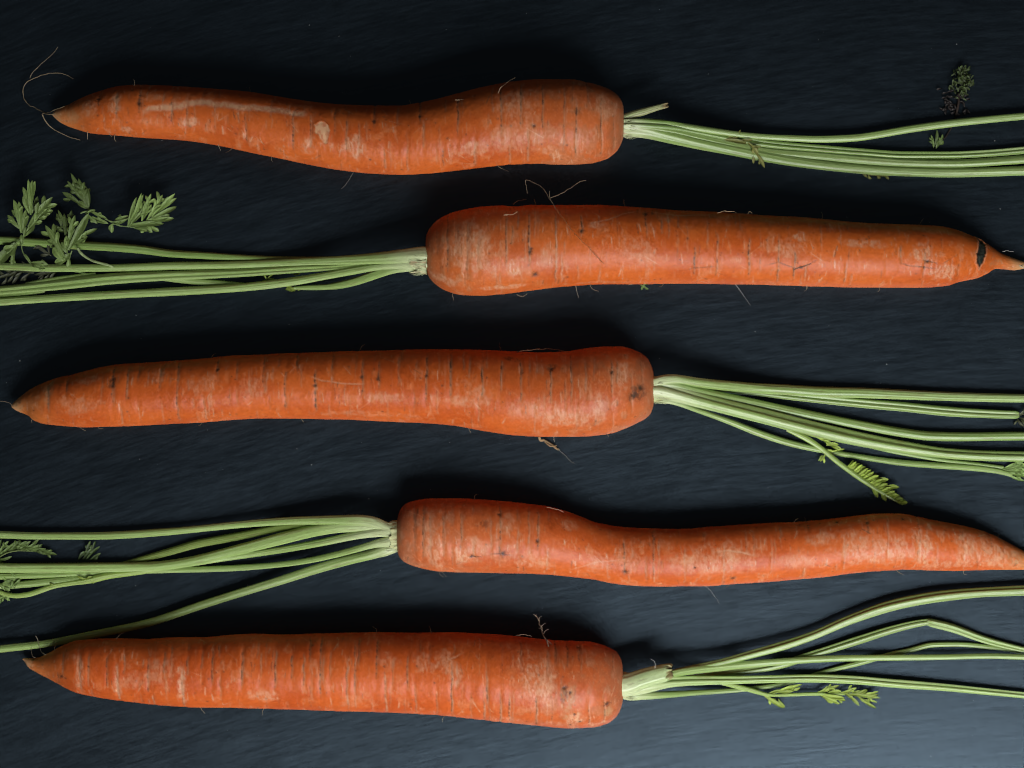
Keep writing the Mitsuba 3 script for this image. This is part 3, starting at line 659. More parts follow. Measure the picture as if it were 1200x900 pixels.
for i, (p_, w_) in enumerate([([(30, 268, 18), (27, 280, 15), (24, 290, 12), (30, 302, 12), (36, 309, 12)], 2.4), ([(94, 250, 20), (106, 247, 20), (116, 251, 20), (126, 258, 19), (132, 262, 18), (140, 258, 19), (152, 256, 20), (166, 250, 22)], 2.6), ([(132, 262, 17), (145, 265, 17), (158, 266, 16)], 2.2), ([(84, 294, 15), (82, 300, 13), (79, 312, 10)], 2.2), ([(18, 285, 13), (30, 276, 15)], 2.0), ([(60, 316, 7), (85, 318, 6), (108, 322, 6)], 2.0), ([(14, 285, 12), (14, 300, 9), (14, 314, 6)], 1.8)]):
    rootlet(scene_leaf + '__stem', p_, w_, stem_t, 60 + i, .15, .2)
lf = key_for(k + '__leaf')
leaflet(lf, [((312, 328), (308, 321), 2.6, 9, 11), ((313, 327), (320, 322), 2.4, 9, 11), ((312, 327), (322, 327), 2.6, 9, 9), ((313, 328), (306, 330), 2.4, 9, 9), ((345, 322), (352, 320), 3, 5, 5), ((346, 323), (341, 318), 2.4, 5, 6)], LIME * .6, 80)
lf = key_for(k + '__leaf')
leaflet(lf, [((352, 336), (334, 339), 5, 4, 3), ((350, 337), (341, 342), 3, 3, 2), ((354, 336), (349, 341), 3, 3, 2), ((345, 337), (335, 336), 3, 4, 3)], LIME * .75, 81)
for i, (p_, w_) in enumerate([([(616, 211, 70), (627, 214, 76), (637, 221, 84), (644, 233, 92), (652, 245, 98)], 1.2), ([(652, 245, 98), (662, 259, 101), (676, 277, 101), (690, 290, 98), (715, 316, 80), (735, 329, 60), (744, 332, 50)], 0.75), ([(645, 232, 91), (655, 228, 84), (667, 222, 74), (675, 215, 66), (687, 211, 60)], 1.2), ([(616, 211, 70), (617, 220, 66), (617.5, 227, 60)], 1.0), ([(644, 232, 91), (644, 224, 92)], 1.0)]):
    rootlet(k + '__rootlet', p_, w_, (.24, .09, .035) if i == 1 else (.19, .14, .09), 30 + i, .3)
for i, (p_, w_, t_) in enumerate([([(602, 239, 45), (609, 235, 40), (617, 234, 36)], 1.0, (.3, .22, .15)), ([(590, 252, 88), (598, 252, 88), (606, 248, 84)], 1.2, (.45, .3, .18)), ([(840, 250, 72), (848, 247, 66), (858, 247, 64), (863, 250, 70)], 1.2, (.42, .28, .17)), ([(876, 251, 64), (878, 248, 62), (881, 250, 64)], 1.1, (.4, .28, .17)), ([(674, 333, 40), (675.5, 341, 20), (678, 349, 4)], 1.0, (.3, .24, .18)), ([(862, 333, 30), (868, 342, 12), (879, 358, 2)], .9, (.2, .19, .17)), ([(606, 345, 20), (612, 347, 8), (618, 344, 8)], 1.2, (.3, .24, .16)), ([(735, 331, 55), (741, 333, 48), (736, 334, 44)], 1.2, (.45, .32, .2)), ([(1175, 295, 40), (1182, 294, 38), (1188, 295, 36)], 1.0, (.5, .48, .42)), ([(1196, 312, 34), (1203, 308, 34)], 2.0, (.3, .22, .13)), ([(1194, 311, 36), (1203, 315, 34)], 2.2, (.45, .36, .22)), ([(930, 316, 92), (938, 313, 92), (950, 309, 94)], 1.1, (.10, .06, .04))]):
    rootlet(k + '__rootlet', p_, w_, t_, 35 + i, .3)
lf = key_for(k + '__leaf')
leaflet(lf, [((750, 334), (757, 337), 4, 26, 22), ((752, 336), (760, 333), 3, 24, 26), ((753, 334), (752, 340), 3, 24, 18), ((755, 335), (760, 339), 3, 24, 18)], MOSS * .6, 83)
labels[lf] = {'label': 'tiny green leaf crumb stuck to the lower edge'}

# ---------------------------------------------------------------- carrot: the middle one
k = thing('carrot', 'middle carrot, nearly straight, with a dark knot near its left tip')
make_root(k + '__root', 3,
    [(13, 475.5), (15, 472.7), (20, 468), (33, 458), (50, 449), (67, 442.7), (80, 440), (100, 435), (120, 430), (140, 426.7), (167, 425), (200, 423), (233, 420.7), (267, 417), (300, 415.7), (333, 414), (367, 413.2), (400, 411.7), (450, 410.7), (500, 409), (533, 409.5), (567, 410), (600, 411.7), (633, 412.7), (660, 412), (683, 408.7), (707, 406), (727, 406), (743, 410), (757, 418), (763, 428), (766.7, 443), (767.5, 458)],
    [(13, 475.5), (15, 478.5), (23, 483), (33, 487), (40, 492.7), (53, 497), (73, 499), (100, 500.7), (133, 499.9), (167, 498.7), (200, 497), (233, 495.7), (267, 492.7), (300, 490.6), (333, 490.7), (400, 491.5), (433, 493), (467, 494.7), (500, 496.3), (533, 499), (567, 505), (600, 510), (633, 512), (667, 512), (693, 511), (717, 507.7), (733, 502), (747, 495.7), (761, 486.7), (766, 474), (767.5, 458)],
    True,
    [(60, 450, 478, .4, .9, 1.6), (82, 440, 460, .3, .3), (137, 430, 470, .9, .4, 1.2), (153, 432, 466, .55, .8), (146, 478, 496, .3, .5), (192, 430, 455, .4, .4), (212, 424, 492, .75, .5), (243, 468, 492, .4, .7), (258, 420, 440, .7, .4), (280, 424, 445, .4, .4), (312, 418, 450, .5, .3), (337, 436, 478, .75, .6), (350, 415, 432, .5, .4), (372, 436, 480, .95, .6, 1.0), (392, 414, 430, .5, .3), (426.5, 422, 462, .9, .5), (445.5, 424, 456, .9, .3), (472, 410, 422, .3, .5), (501, 416, 466, .95, .5, .9), (528.5, 416, 464, .95, .6, .9), (543, 412, 432, .2, .7), (550, 418, 440, .2, .7), (565, 430, 466, .95, .7, .9), (587, 424, 456, .9, .7), (610, 424, 468, .9, .6), (620, 418, 436, .2, .7), (628, 418, 436, .2, .6), (644.5, 428, 470, .8, .8), (668, 418, 470, .95, .6, .9), (684, 424, 460, .2, .6), (694, 420, 440, .2, .6), (715, 424, 462, .7, .7), (721, 424, 446, .6, .5), (738, 440, 470, .3, .5), (750, 420, 450, .4, .4), (561, 470, 495, .2, .5), (468, 420, 450, .3, .4)],
    [(137, 449, 6, 8, .95, 'dark'), (60, 458, 8, 14, .55, 'tan'), (105, 446, 16, 6, .5, 'pale'), (100, 475, 22, 10, .4, 'pale'), (190, 440, 12, 8, .45, 'pale'), (745, 459, 10, 9, .85, 'dark'), (738, 464, 6, 6, .6, 'dark'), (727, 440, 10, 20, .6, 'pale'), (700, 478, 8, 22, .5, 'pale'), (660, 490, 30, 12, .6, 'pale'), (455, 466, 22, 7, .45, 'pale'), (560, 462, 24, 14, .4, 'pale'), (540, 470, 14, 8, .5, 'pale'), (600, 421, 10, 5, .7, 'dark'), (690, 425, 30, 14, .4, 'dusk'), (750, 440, 16, 30, .5, 'dusk'), (645, 430, 8, 5, .6, 'dark'), (240, 450, 20, 10, .35, 'pale'), (300, 455, 16, 12, .35, 'pale'), (25, 478, 8, 7, .6, 'tan'), (620, 480, 26, 16, .3, 'pale'), (430, 485, 60, 6, .3, 'pale')],
    [(137, 444, 3), (137, 452, 2.6), (258, 433, 2), (372, 452, 2), (426, 442, 2.4), (445, 444, 2.6), (501, 440, 2), (748, 455, 4), (741, 464, 3.4), (715, 436, 2.6), (645, 432, 3)],
    [([(366, 441), (380, 446), (400, 449), (430, 450)], .9, .5, 'pale')], pale=.5)
CROWN = (762, 457)
collar(k + '__crown_collar', 768, 456, 31, 1, 46, 3, 11, tone=CREAM * np.array([.85, .9, .75]))
stalk(k + '__stalk', [(775, 446, 13), (787, 444, 12), (815, 448, 11.5), (852, 452, 12), (888, 455, 12), (925, 457, 12), (962, 459, 12), (1010, 460.3, 12), (1060, 462.5, 11.2), (1110, 464.5, 10.8), (1200, 466.6, 10.2), (1240, 467, 10)], 56, 110, 4, 50, seed=21, stripes=.75)
stalk(k + '__stalk', [(790, 450, 9), (850, 456, 9), (890, 460, 9), (925, 464, 9.5), (960, 467.5, 10), (1010, 472.5, 11), (1060, 477, 11.2), (1110, 482, 11.2), (1160, 485, 10), (1190, 486, 9.5), (1194, 486, 7)], 48, 90, 2, 30, tone=GREEN * .92, seed=22, groove=.2, stripes=.75)
stalk(k + '__stalk', [(780, 450, 12), (815, 458, 11), (852, 466, 10.5), (888, 473.5, 10.5), (925, 481.5, 10.5), (962, 489, 10.2), (1010, 498.5, 10.8), (1060, 507.5, 10.8), (1090, 511, 10.8), (1130, 511.7, 10.3), (1200, 511, 10), (1240, 511, 10)], 54, 110, 3, 40, tone=GREEN2 * 1.2, seed=23, stripes=.4)
stalk(k + '__stalk', [(768, 456, 22), (790, 461, 19), (815, 468, 17.5), (852, 477.5, 16.5), (888, 486.5, 17), (925, 496, 17.5), (962, 505, 17.5), (1010, 515.5, 16.5), (1060, 524.5, 14), (1110, 531.5, 12), (1160, 534.5, 12), (1200, 535.5, 11.5), (1240, 536, 11.5)], 54, 120, 4, 80, tone=GREEN * 1.05, seed=24, groove=.75, stripes=.8)
stalk(k + '__stalk', [(769, 468, 9), (785, 470, 6.5), (815, 480, 6), (852, 493, 7), (888, 507, 8), (925, 519, 8), (958, 526.5, 7), (984, 531.5, 6.2), (1020, 537.3, 6.2), (1060, 542.7, 6.8), (1100, 545.7, 7), (1132, 547.7, 7), (1172, 552.5, 6), (1186, 557, 5)], 44, 90, 1.5, 60, tone=GREEN * 1.0, seed=25)
stalk(k + '__stalk', [(1000, 517, 6), (1044, 528, 6), (1075, 534, 5.5), (1100, 538.5, 5), (1135, 543, 5), (1176, 548, 4.5)], 3, 50, 1, 1, tone=GREEN2 * 1.2, seed=26)
stalk(k + '__sprig_stem', [(922, 503, 5), (930, 506.5, 6), (943, 512.5, 7), (955, 520, 6.5), (967, 529, 6), (980, 540, 6.2), (1000, 555, 6), (1020, 569, 5), (1040, 581, 4), (1058, 591.5, 2)], 18, 50, 9, 1, tone=GREEN * np.array([1.1, 1.1, .8]), seed=27)
lf = k + '__leaf'
bl = []
for i in range(24):
    s = i / 23
    bx, by = 992 + 64 * s, 547 + 41.5 * s
    ln = 11 * (0.75 + 0.5 * math.sin(math.pi * min(1, s * 1.1 + .1))) * (1 if s < .8 else 1.0)
    an = -0.62 + 0.85 * s
    bl.append(((bx - 2, by + 2), (bx + ln * math.cos(an), by + ln * math.sin(an) - 2), 5.0, 11, 10 + 2.0 * (i % 2)))
bl += [((988, 545), (1040, 576), 11, 9, 9), ((1000, 552), (1054, 586), 9, 9, 9)]
leaflet(lf, bl, LIME * 1.05, 90, fold=.5)
labels[lf] = {'label': 'young folded fern-like lime green leaf'}
lf = key_for(k + '__leaf')
leaflet(lf, [((956, 512), (976, 520), 4, 14, 14), ((958, 512), (984, 529), 5, 14, 12), ((962, 516), (972, 514), 3, 14, 16), ((966, 518), (983, 521), 3.5, 13, 14), ((968, 522), (986, 526), 4, 13, 13), ((966, 526), (976, 528), 4, 12, 12), ((972, 530), (990, 526), 3, 11, 12), ((968, 530), (961, 541), 3, 11, 7), ((966, 534), (960, 536), 3, 8, 6), ((966, 535), (966, 543), 3.5, 8, 5), ((967, 534), (959, 540), 3.5, 8, 6)], LIME * .95, 91)
lf = key_for(k + '__leaf')
leaflet(lf, [((1174, 551), (1204, 545), 7, 4, 6), ((1174, 552), (1206, 551), 7, 4, 5), ((1176, 553), (1208, 558), 6, 4, 4), ((1178, 554), (1202, 564), 4, 4, 3), ((1176, 550), (1196, 544), 4, 5, 7)], MOSS * 1.1, 92)
lf = key_for(k + '__leaf')
leaflet(lf, [((1190, 488), (1206, 480), 5, 5, 8), ((1192, 490), (1200, 500), 4, 4, 3), ((1194, 492), (1188, 498), 3, 3, 2), ((1195, 490), (1208, 494), 6, 5, 6), ((1194, 486), (1204, 476), 4, 6, 8), ((1196, 492), (1206, 502), 4, 3, 3)], np.array([.045, .05, .02]), 93)
rootlet(k + '__rootlet', [(15, 475, 40), (8, 471.5, 36), (-6, 469.5, 32)], 1.2, (.3, .22, .15), 51)
rootlet(k + '__rootlet', [(630, 512, 16), (636, 516, 8), (644, 521, 4), (655, 526, 3)], 3.6, (.26, .17, .09), 52, .2, 1.5)
rootlet(k + '__rootlet', [(638, 518, 5), (646, 523, 5), (653, 522, 4)], 2.2, (.32, .2, .1), 53, .2, 1.0)
rootlet(k + '__rootlet', [(654, 525, 3), (660, 532, 2), (673, 543, 1)], .9, (.2, .18, .15), 54)
rootlet(k + '__rootlet', [(649, 511, 20), (650, 518, 6)], 1.0, (.3, .24, .18), 55)
rootlet(k + '__rootlet', [(588, 411, 45), (586, 406, 46), (585, 402, 46)], 1.1, (.16, .13, .1), 56)
rootlet(k + '__rootlet', [(604, 413, 60), (615, 411, 62), (632, 409, 58), (642, 409, 56), (662, 412, 52)], 1.3, (.42, .28, .18), 57)

# ---------------------------------------------------------------- carrot: fourth
k = thing('carrot', 'fourth carrot from the top, bent, with its narrower half at the right')
make_root(k + '__root', 4,
    [(464.6, 625), (466, 607), (470, 596), (478, 589), (490, 585.7), (507, 584), (540, 584), (573, 586), (607, 589), (640, 593), (660, 598), (680, 605), (700, 612.7), (720, 616.7), (750, 619), (800, 619.7), (833, 617), (867, 615), (900, 613), (933, 611.7), (967, 608.7), (1000, 604.7), (1027, 602), (1053, 602), (1077, 605.7), (1100, 610.7), (1133, 617), (1160, 625), (1180, 635), (1200, 645.7), (1215, 653), (1226, 662)],
    [(464.6, 625), (466, 647), (470, 655), (480, 661.7), (497, 666.7), (517, 670), (540, 670.7), (587, 671.7), (633, 673), (667, 675.7), (700, 680), (727, 685), (753, 687), (783, 687.5), (800, 687), (833, 686.7), (867, 684), (900, 682), (933, 679), (967, 676), (1000, 671.7), (1033, 669), (1067, 668), (1100, 668.7), (1117, 669), (1150, 668), (1200, 667.7), (1215, 666), (1226, 662)],
    False,
    [(497, 592, 652, .65, .5), (505, 600, 655, .2, .7), (487, 596, 640, .4, .3), (520, 600, 650, .3, .5), (541, 600, 640, .6, .4), (586, 592, 650, .85, .6), (606, 620, 645, .2, .7), (619, 592, 640, .3, .6), (630, 598, 642, .75, .6), (640, 640, 668, .2, .7), (555, 630, 652, .4, .5), (575, 604, 640, .2, .6), (530, 640, 660, .2, .5), (730, 630, 672, .7, .6, .9), (764, 622, 675, .6, .6), (770, 630, 660, .2, .6), (800, 640, 680, .2, .5), (845, 640, 684, .2, .5), (880, 620, 650, .3, .3), (945, 606, 620, .7, .2), (1013, 604, 622, .6, .3), (1036, 610, 650, .2, .6), (1073, 605, 650, .3, .6), (1125, 620, 655, .3, .5), (1158, 624, 645, .4, .4), (985, 630, 668, .2, .4), (900, 630, 670, .2, .4)],
    [(645, 611, 10, 12, .75, 'deep'), (668, 613, 9, 9, .5, 'pale'), (512, 645, 12, 24, .65, 'pale'), (542, 648, 10, 11, .85, 'pale'), (507, 610, 9, 14, .5, 'pale'), (560, 640, 12, 14, .5, 'pale'), (625, 655, 22, 12, .5, 'pale'), (595, 610, 10, 14, .4, 'pale'), (480, 630, 14, 24, .4, 'dusk'), (845, 655, 36, 22, .5, 'pale'), (800, 660, 18, 14, .4, 'pale'), (1000, 640, 26, 24, .55, 'pale'), (1040, 645, 26, 22, .6, 'pale'), (1078, 640, 13, 30, .75, 'pale'), (1130, 640, 14, 22, .6, 'pale'), (1165, 650, 24, 14, .7, 'pale'), (1192, 655, 14, 12, .5, 'tan'), (960, 628, 18, 8, .5, 'pale'), (930, 655, 20, 12, .4, 'pale'), (1110, 660, 30, 8, .5, 'pale'), (1015, 605, 10, 4, .4, 'pale'), (735, 650, 18, 16, .35, 'pale'), (700, 660, 14, 14, .35, 'pale'), (566, 612, 9, 6, .5, 'dark')],
    [(589, 646, 3.4), (585, 601, 2.2), (731, 668, 2.4), (857, 676, 2.6), (979, 611, 2.6), (1013, 611, 2.2), (1055, 607, 2.2), (629, 632, 2), (553, 650, 2), (812, 663, 1.5)],
    [([(550, 650), (557, 650), (565, 650)], 1.0, .8, 'dark'), ([(575, 647), (589, 647), (600, 648)], .9, .6, 'dark'), ([(835, 645), (850, 643), (880, 648)], 1.3, .6, 'pale'), ([(668, 666), (700, 656), (725, 655)], 1.0, .35, 'pale'), ([(640, 594), (655, 598), (690, 604)], 1.0, .6, 'pale')], pale=.75)
CROWN = (470, 628)
collar(k + '__crown_collar', 464, 627, 35, -1, 39, 4, 10, tone=CREAM * np.array([1.05, 1.0, .9]))
stalk(k + '__stalk', [(450, 617, 12), (438, 611.5, 13), (420, 609.5, 13), (397, 609.7, 12), (355, 610, 9.8), (313, 612, 8.8), (272, 615.5, 8.2), (230, 619.7, 8), (190, 623.5, 8.7), (148, 626.5, 9), (105, 628, 8.8), (53, 628, 8.5), (0, 626.6, 8.8), (-40, 625, 8.8)], 46, 130, 6, 80, seed=31, shade2=.15)
stalk(k + '__stalk', [(450, 619, 14), (428, 616, 14), (400, 617, 14), (376, 620.5, 14), (334, 630, 14), (292, 641, 12.5), (260, 649, 11.5), (230, 656.5, 12), (205, 661, 11.5), (180, 663.8, 11), (148, 664.5, 11), (105, 665, 11), (53, 665.5, 11.5), (0, 665.5, 11.5), (-40, 665, 11.5)], 42, 130, 5, 110, tone=GREEN * 1.12, seed=32, shade2=.1, stripes=.5)
stalk(k + '__stalk', [(460, 622, 14), (440, 624, 11), (417, 627.5, 9.5), (376, 636, 8.8), (334, 643.5, 8), (292, 650, 7.2), (261, 654.5, 7), (220, 661, 7), (180, 667, 7), (140, 669, 7)], 46, 110, 3, 110, tone=GREEN * 1.1, seed=33, stripes=.8)
stalk(k + '__stalk', [(460, 634, 14), (445, 636, 10), (428, 640.5, 8), (397, 649, 7.4), (355, 658, 7), (313, 663, 6.8), (272, 665.8, 7), (230, 667.5, 6.8), (190, 668.5, 6.5), (158, 669.5, 6.5), (100, 671.5, 7), (50, 674, 7.2), (0, 675.5, 7.5), (-40, 677, 7.5)], 44, 110, 2, 60, tone=GREEN * 1.0, seed=34)
stalk(k + '__stalk', [(452, 644, 15), (440, 648.5, 12), (417, 654, 11.5), (376, 665, 11.3), (334, 678.5, 10.5), (292, 691.5, 9.8), (230, 711, 9.5), (205, 719.8, 9.2), (179, 728.5, 9), (148, 736, 9), (105, 744.6, 9), (53, 754.5, 8.6), (0, 760.5, 9), (-40, 766, 9)], 34, 100, 8, 50, tone=GREEN * .97, seed=35, shade2=.15)
stalk(k + '__stalk', [(400, 614, 8), (335, 618, 8.5), (292, 626, 9.3), (260, 632, 9.5), (230, 637.5, 9.5), (211, 643, 9), (190, 649, 8.5), (168, 655, 7.5), (145, 661, 6), (125, 665, 4)], 26, 90, 1, 1, tone=GREEN2 * np.array([1.0, .9, .7]), seed=36, stripes=.3)
stalk(k + '__stalk', [(215, 666, 3), (190, 667.5, 4), (160, 671, 6), (127, 674.5, 8), (112, 678, 8.5), (103, 680.5, 7.5), (85, 683, 6), (63, 686.5, 6), (45, 693, 6), (32, 697, 6), (13, 698.5, 5.5), (5, 696, 5), (-10, 690, 5)], 5, 50, 4, 1, tone=GREEN * np.array([1.0, 1.0, .7]), seed=37)
stalk(k + '__stalk', [(105, 676, 7), (85, 679, 8), (60, 681.5, 8.5), (25, 685, 8), (0, 687, 7)], 3, 50, 1, 1, tone=GREEN * .9, seed=38)
lf = key_for(k + '__leaf')
labels[lf] = {'label': 'dark feathery leaf at the left edge between two stalks'}
bl = []
for (s_, tlist) in (((-4, 652), [((10, 634), 5), ((2, 632), 5), ((20, 634), 5)]), ((8, 648), [((24, 633), 5), ((32, 634), 5)]), ((18, 645), [((36, 634), 5), ((44, 635), 5), ((38, 641), 4)]), ((30, 645), [((50, 638), 5), ((54, 643), 5), ((46, 632), 4)]), ((40, 646), [((67, 650), 5), ((60, 645), 4), ((56, 650), 4)]), ((-6, 656), [((4, 640), 5), ((6, 662), 4), ((14, 652), 4)])):
    for tp_, w_ in tlist:
        bl.append((s_, tp_, w_, 4, 7))
leaflet(lf, bl, MOSS * .62, 95)
rootlet(lf + '__stem', [(-10, 660, 6), (0, 652, 6), (10, 646.5, 6), (25, 645, 6), (45, 646.5, 6), (66, 650, 5)], 2.6, (.14, .18, .06), 71, .5, .2)
lf = key_for(k + '__leaf')
labels[lf] = {'label': 'small dark curled leaf between the two upper stalks'}
leaflet(lf, [((96, 657), (108, 642), 5, 2, 6), ((100, 657), (117, 640), 4, 2, 8), ((104, 657), (118, 648), 4, 3, 7), ((98, 652), (106, 634), 4, 3, 8), ((106, 648), (112, 634), 3.5, 4, 8), ((92, 657), (100, 646), 5, 2, 4), ((108, 657), (115, 652), 4, 3, 4)], DARKLEAF * .7, 96, tip_tone=MOSS * .7)
lf = key_for(k + '__leaf')
labels[lf] = {'label': 'curled green leaves at the left edge under the stalks'}
leaflet(lf, lobed((26, 678), (2, 684), .8, 3, 5, (5, 7), 5) + lobed((14, 694), (-4, 704), .7, 2, 4, (5, 4), 6) + [((12, 690), (15, 680), 4, 6, 9), ((14, 688), (24, 679), 4, 6, 9), ((6, 692), (-2, 684), 4, 6, 8), ((0, 694), (12, 704), 3.5, 5, 3), ((4, 688), (12, 692), 5, 7, 7)], MOSS * .9, 97)
lf = key_for(k + '__leaf')
leaflet(lf, [((102, 679), (90, 675), 3, 9, 10), ((104, 678), (96, 683), 3, 9, 8), ((64, 686), (58, 683), 2.6, 8, 9), ((62, 687), (56, 689), 2.4, 8, 7), ((106, 677), (110, 684), 4, 9, 8), ((100, 679), (109, 676), 4, 9, 10)], LIME * .6, 98)
rootlet(k + '__rootlet', [(826, 686, 20), (834, 694, 6), (843, 707, 1)], .9, (.25, .24, .22), 72)
rootlet(k + '__rootlet', [(641, 594, 70), (650, 596, 72), (660, 600, 70)], 1.1, (.42, .3, .2), 73)

# ---------------------------------------------------------------- carrot: the lowest
k = thing('carrot', 'lowest carrot, thick and evenly ringed, with a sharp tip and a torn stalk stub')
make_root(k + '__root', 5,
    [(26, 772.5), (28.5, 771), (36.5, 771.5), (43, 771), (57, 765), (73, 756.7), (90, 750.7), (110, 749), (140, 748), (173, 749), (190, 747.5), (207, 746.7), (240, 746.7), (273, 744), (300, 743), (333, 744), (367, 742.7), (400, 742), (440, 741), (483, 741.7), (527, 741), (560, 742.7), (587, 744), (613, 746.7), (633, 749), (660, 751), (687, 751.7), (707, 756), (720, 762), (726.7, 770), (730, 783), (731, 800)],
    [(26, 772.5), (28.5, 775), (33, 781.7), (43, 788), (60, 796.7), (77, 806), (93, 812.7), (113, 816.7), (133, 820), (160, 823), (200, 827), (233, 828.7), (267, 829), (300, 830), (333, 831), (367, 832), (400, 833.2), (433, 834), (467, 835.2), (500, 837), (533, 839.7), (560, 842.7), (587, 846), (613, 848.5), (640, 851), (667, 853), (693, 852), (710, 848), (721.7, 840), (728, 828), (730.3, 815), (731, 800)],
    True,
    [(77, 762, 792, .2, .6), (72, 785, 798, .7, .2), (98, 765, 806, .3, .7, 1.6), (108, 764, 800, .3, .6), (130, 766, 800, .6, .3), (142, 778, 818, .2, .95, 1.2), (150, 764, 785, .3, .5), (178, 770, 806, .8, .4), (182, 812, 824, .2, .9), (197, 760, 784, .6, .4), (218, 780, 825, .5, 1.0, 1.3), (224, 766, 786, .6, .4), (240, 760, 780, .3, .4), (253, 760, 796, .8, .4), (262, 790, 815, .2, .3), (288, 758, 800, .85, .4), (309, 762, 788, .2, .6), (326, 758, 800, .75, .8), (345, 764, 790, .8, .5), (359, 764, 798, .7, .7), (365, 745, 770, .7, .3), (378, 746, 808, .95, .5, .9), (390, 760, 790, .3, .4), (409, 770, 826, .4, .9), (418, 750, 800, .6, .4), (422, 745, 770, .6, .3), (443, 748, 788, .9, .3, .9), (453, 785, 832, .4, .9), (462, 770, 800, .2, .4), (479, 764, 800, .6, .6), (488, 800, 832, .3, .6), (512, 806, 836, .3, .4), (530, 778, 834, .75, .9), (536, 772, 800, .2, .6), (552, 810, 840, .2, .4), (567, 806, 842, .3, .4), (571, 786, 820, .7, .9, .9), (567, 820, 838, .4, .7), (586, 808, 846, .6, .8), (597, 808, 842, .75, .8), (628, 812, 846, .85, .8), (650, 748, 772, .9, .2, .9), (664, 752, 775, .8, .2), (678, 754, 770, .7, .2), (657, 790, 812, .8, .4), (689, 820, 848, .5, .7), (707, 815, 845, .5, .6), (717, 764, 780, .4, .5), (640, 760, 790, .3, .4), (610, 750, 775, .4, .3)],
    [(98, 785, 6, 20, .6, 'pale'), (142, 800, 5, 20, .6, 'pale'), (218, 800, 6, 24, .75, 'pale'), (218, 786, 7, 8, .6, 'pale'), (312, 812, 16, 10, .6, 'pale'), (190, 780, 20, 18, .4, 'pale'), (165, 795, 20, 10, .3, 'pale'), (628, 790, 22, 30, .6, 'pale'), (640, 800, 9, 16, .55, 'pale'), (524, 772, 14, 16, .5, 'pale'), (537, 785, 8, 14, .5, 'pale'), (665, 815, 9, 22, .7, 'tan'), (675, 838, 11, 12, .95, 'pale'), (711, 832, 6, 12, .7, 'tan'), (695, 846, 14, 5, .6, 'pale'), (660, 806, 5, 12, .6, 'dark'), (650, 845, 18, 6, .4, 'pale'), (600, 840, 16, 6, .4, 'pale'), (710, 790, 20, 34, .4, 'dusk'), (455, 770, 14, 12, .35, 'pale'), (495, 770, 10, 12, .4, 'pale'), (34, 776, 8, 6, .6, 'tan'), (560, 760, 40, 16, .3, 'deep'), (420, 815, 20, 14, .3, 'pale')],
    [(660, 800, 1.8), (667, 806, 2), (710, 820, 3), (628, 846, 1.6), (677, 756, 2.4), (40, 772, 2.6), (76, 790, 2.4), (672, 832, 1.6), (679, 842, 1.6), (668, 846, 1.4)],
    [([(527, 768), (535, 765), (542, 762)], 1.2, .6, 'pale')], pale=.5)
CROWN = (726, 803)
collar(k + '__crown_collar', 732, 802, 31, 1, 45, 5, 9, tone=CREAM * np.array([.95, .95, .85]))
stalk(k + '__stump', [(732, 803, 26), (745, 798, 24), (760, 793, 23), (772, 790, 22), (786, 786.5, 20), (792, 786, 18)], 58, 300, 3, 30, tone=np.array([.36, .44, .20]), seed=41, stripes=.8, torn=True)
labels[k + '__stump'] = {'label': 'thick torn stub of a stalk on the crown'}
stalk(k + '__stalk', [(760, 796, 9), (800, 786, 8), (844, 776.5, 8), (880, 767, 9.5), (920, 756, 10.5), (955, 744, 10), (994, 727, 11), (1048, 709, 12.5), (1102, 699, 12.5), (1157, 694, 11), (1200, 692.3, 11.8), (1240, 691, 11.5)], 46, 140, 9, 20, tone=GREEN * .9, seed=42, groove=.95, stripes=.55)
stalk(k + '__stalk', [(782, 791, 8), (787, 789.5, 8.5), (810, 785.5, 9.5), (840, 782, 9.8), (880, 778, 8.8), (920, 775, 8), (950, 773, 7.6), (994, 771.3, 7.4), (1048, 770.6, 7), (1102, 770, 6.6), (1157, 768.8, 6.4), (1200, 770, 6.4), (1240, 772, 6.4)], 60, 110, 9, 70, tone=GREEN * 1.0, seed=43)
stalk(k + '__stalk', [(790, 797, 8), (848, 790, 8), (880, 786, 8), (915, 779.5, 8.5), (945, 769.5, 9), (972, 761, 9.2), (1005, 750.5, 10), (1048, 737, 9), (1078, 730, 8), (1090, 728.5, 7)], 40, 90, 4, 1, tone=GREEN * .85, seed=44, groove=.7, stripes=.7)
kk = stalk(k + '__stalk', [(1086, 728.5, 7), (1092, 730, 9.5), (1113, 735, 10), (1157, 750.5, 8.5), (1200, 761.5, 7), (1240, 771, 7)], 6, 200, 4, 1, tone=GREEN * 1.05, seed=45, groove=-.2, stripes=1.0)
labels[kk] = {'label': 'pale kinked end of a stalk folded back'}
stalk(k + '__stalk', [(735, 806, 20), (760, 803, 17), (785, 799, 13), (820, 797.5, 11), (860, 797, 9.6), (900, 796, 9), (945, 795, 9.6), (994, 796.5, 9.8), (1048, 801, 9.8), (1113, 806, 8.4), (1157, 810.5, 8), (1200, 814.8, 7.6), (1240, 819, 7.6)], 52, 120, 6, 90, tone=GREEN * 1.08, seed=46, groove=.6, stripes=.7)
stalk(k + '__stalk', [(735, 814, 14), (755, 815, 10), (780, 814, 8), (820, 811.5, 6.3), (860, 809, 5.6), (900, 804.5, 5.6), (935, 797, 5.5), (970, 786.3, 5.5), (1005, 777.5, 6.2), (1040, 768, 6), (1070, 761.5, 6), (1092, 755.5, 6), (1124, 755.2, 5.8), (1157, 758, 5.5), (1200, 764.5, 4.8), (1240, 772, 5)], 40, 80, 1.5, 60, tone=GREEN * .92, seed=47, stripes=.4)
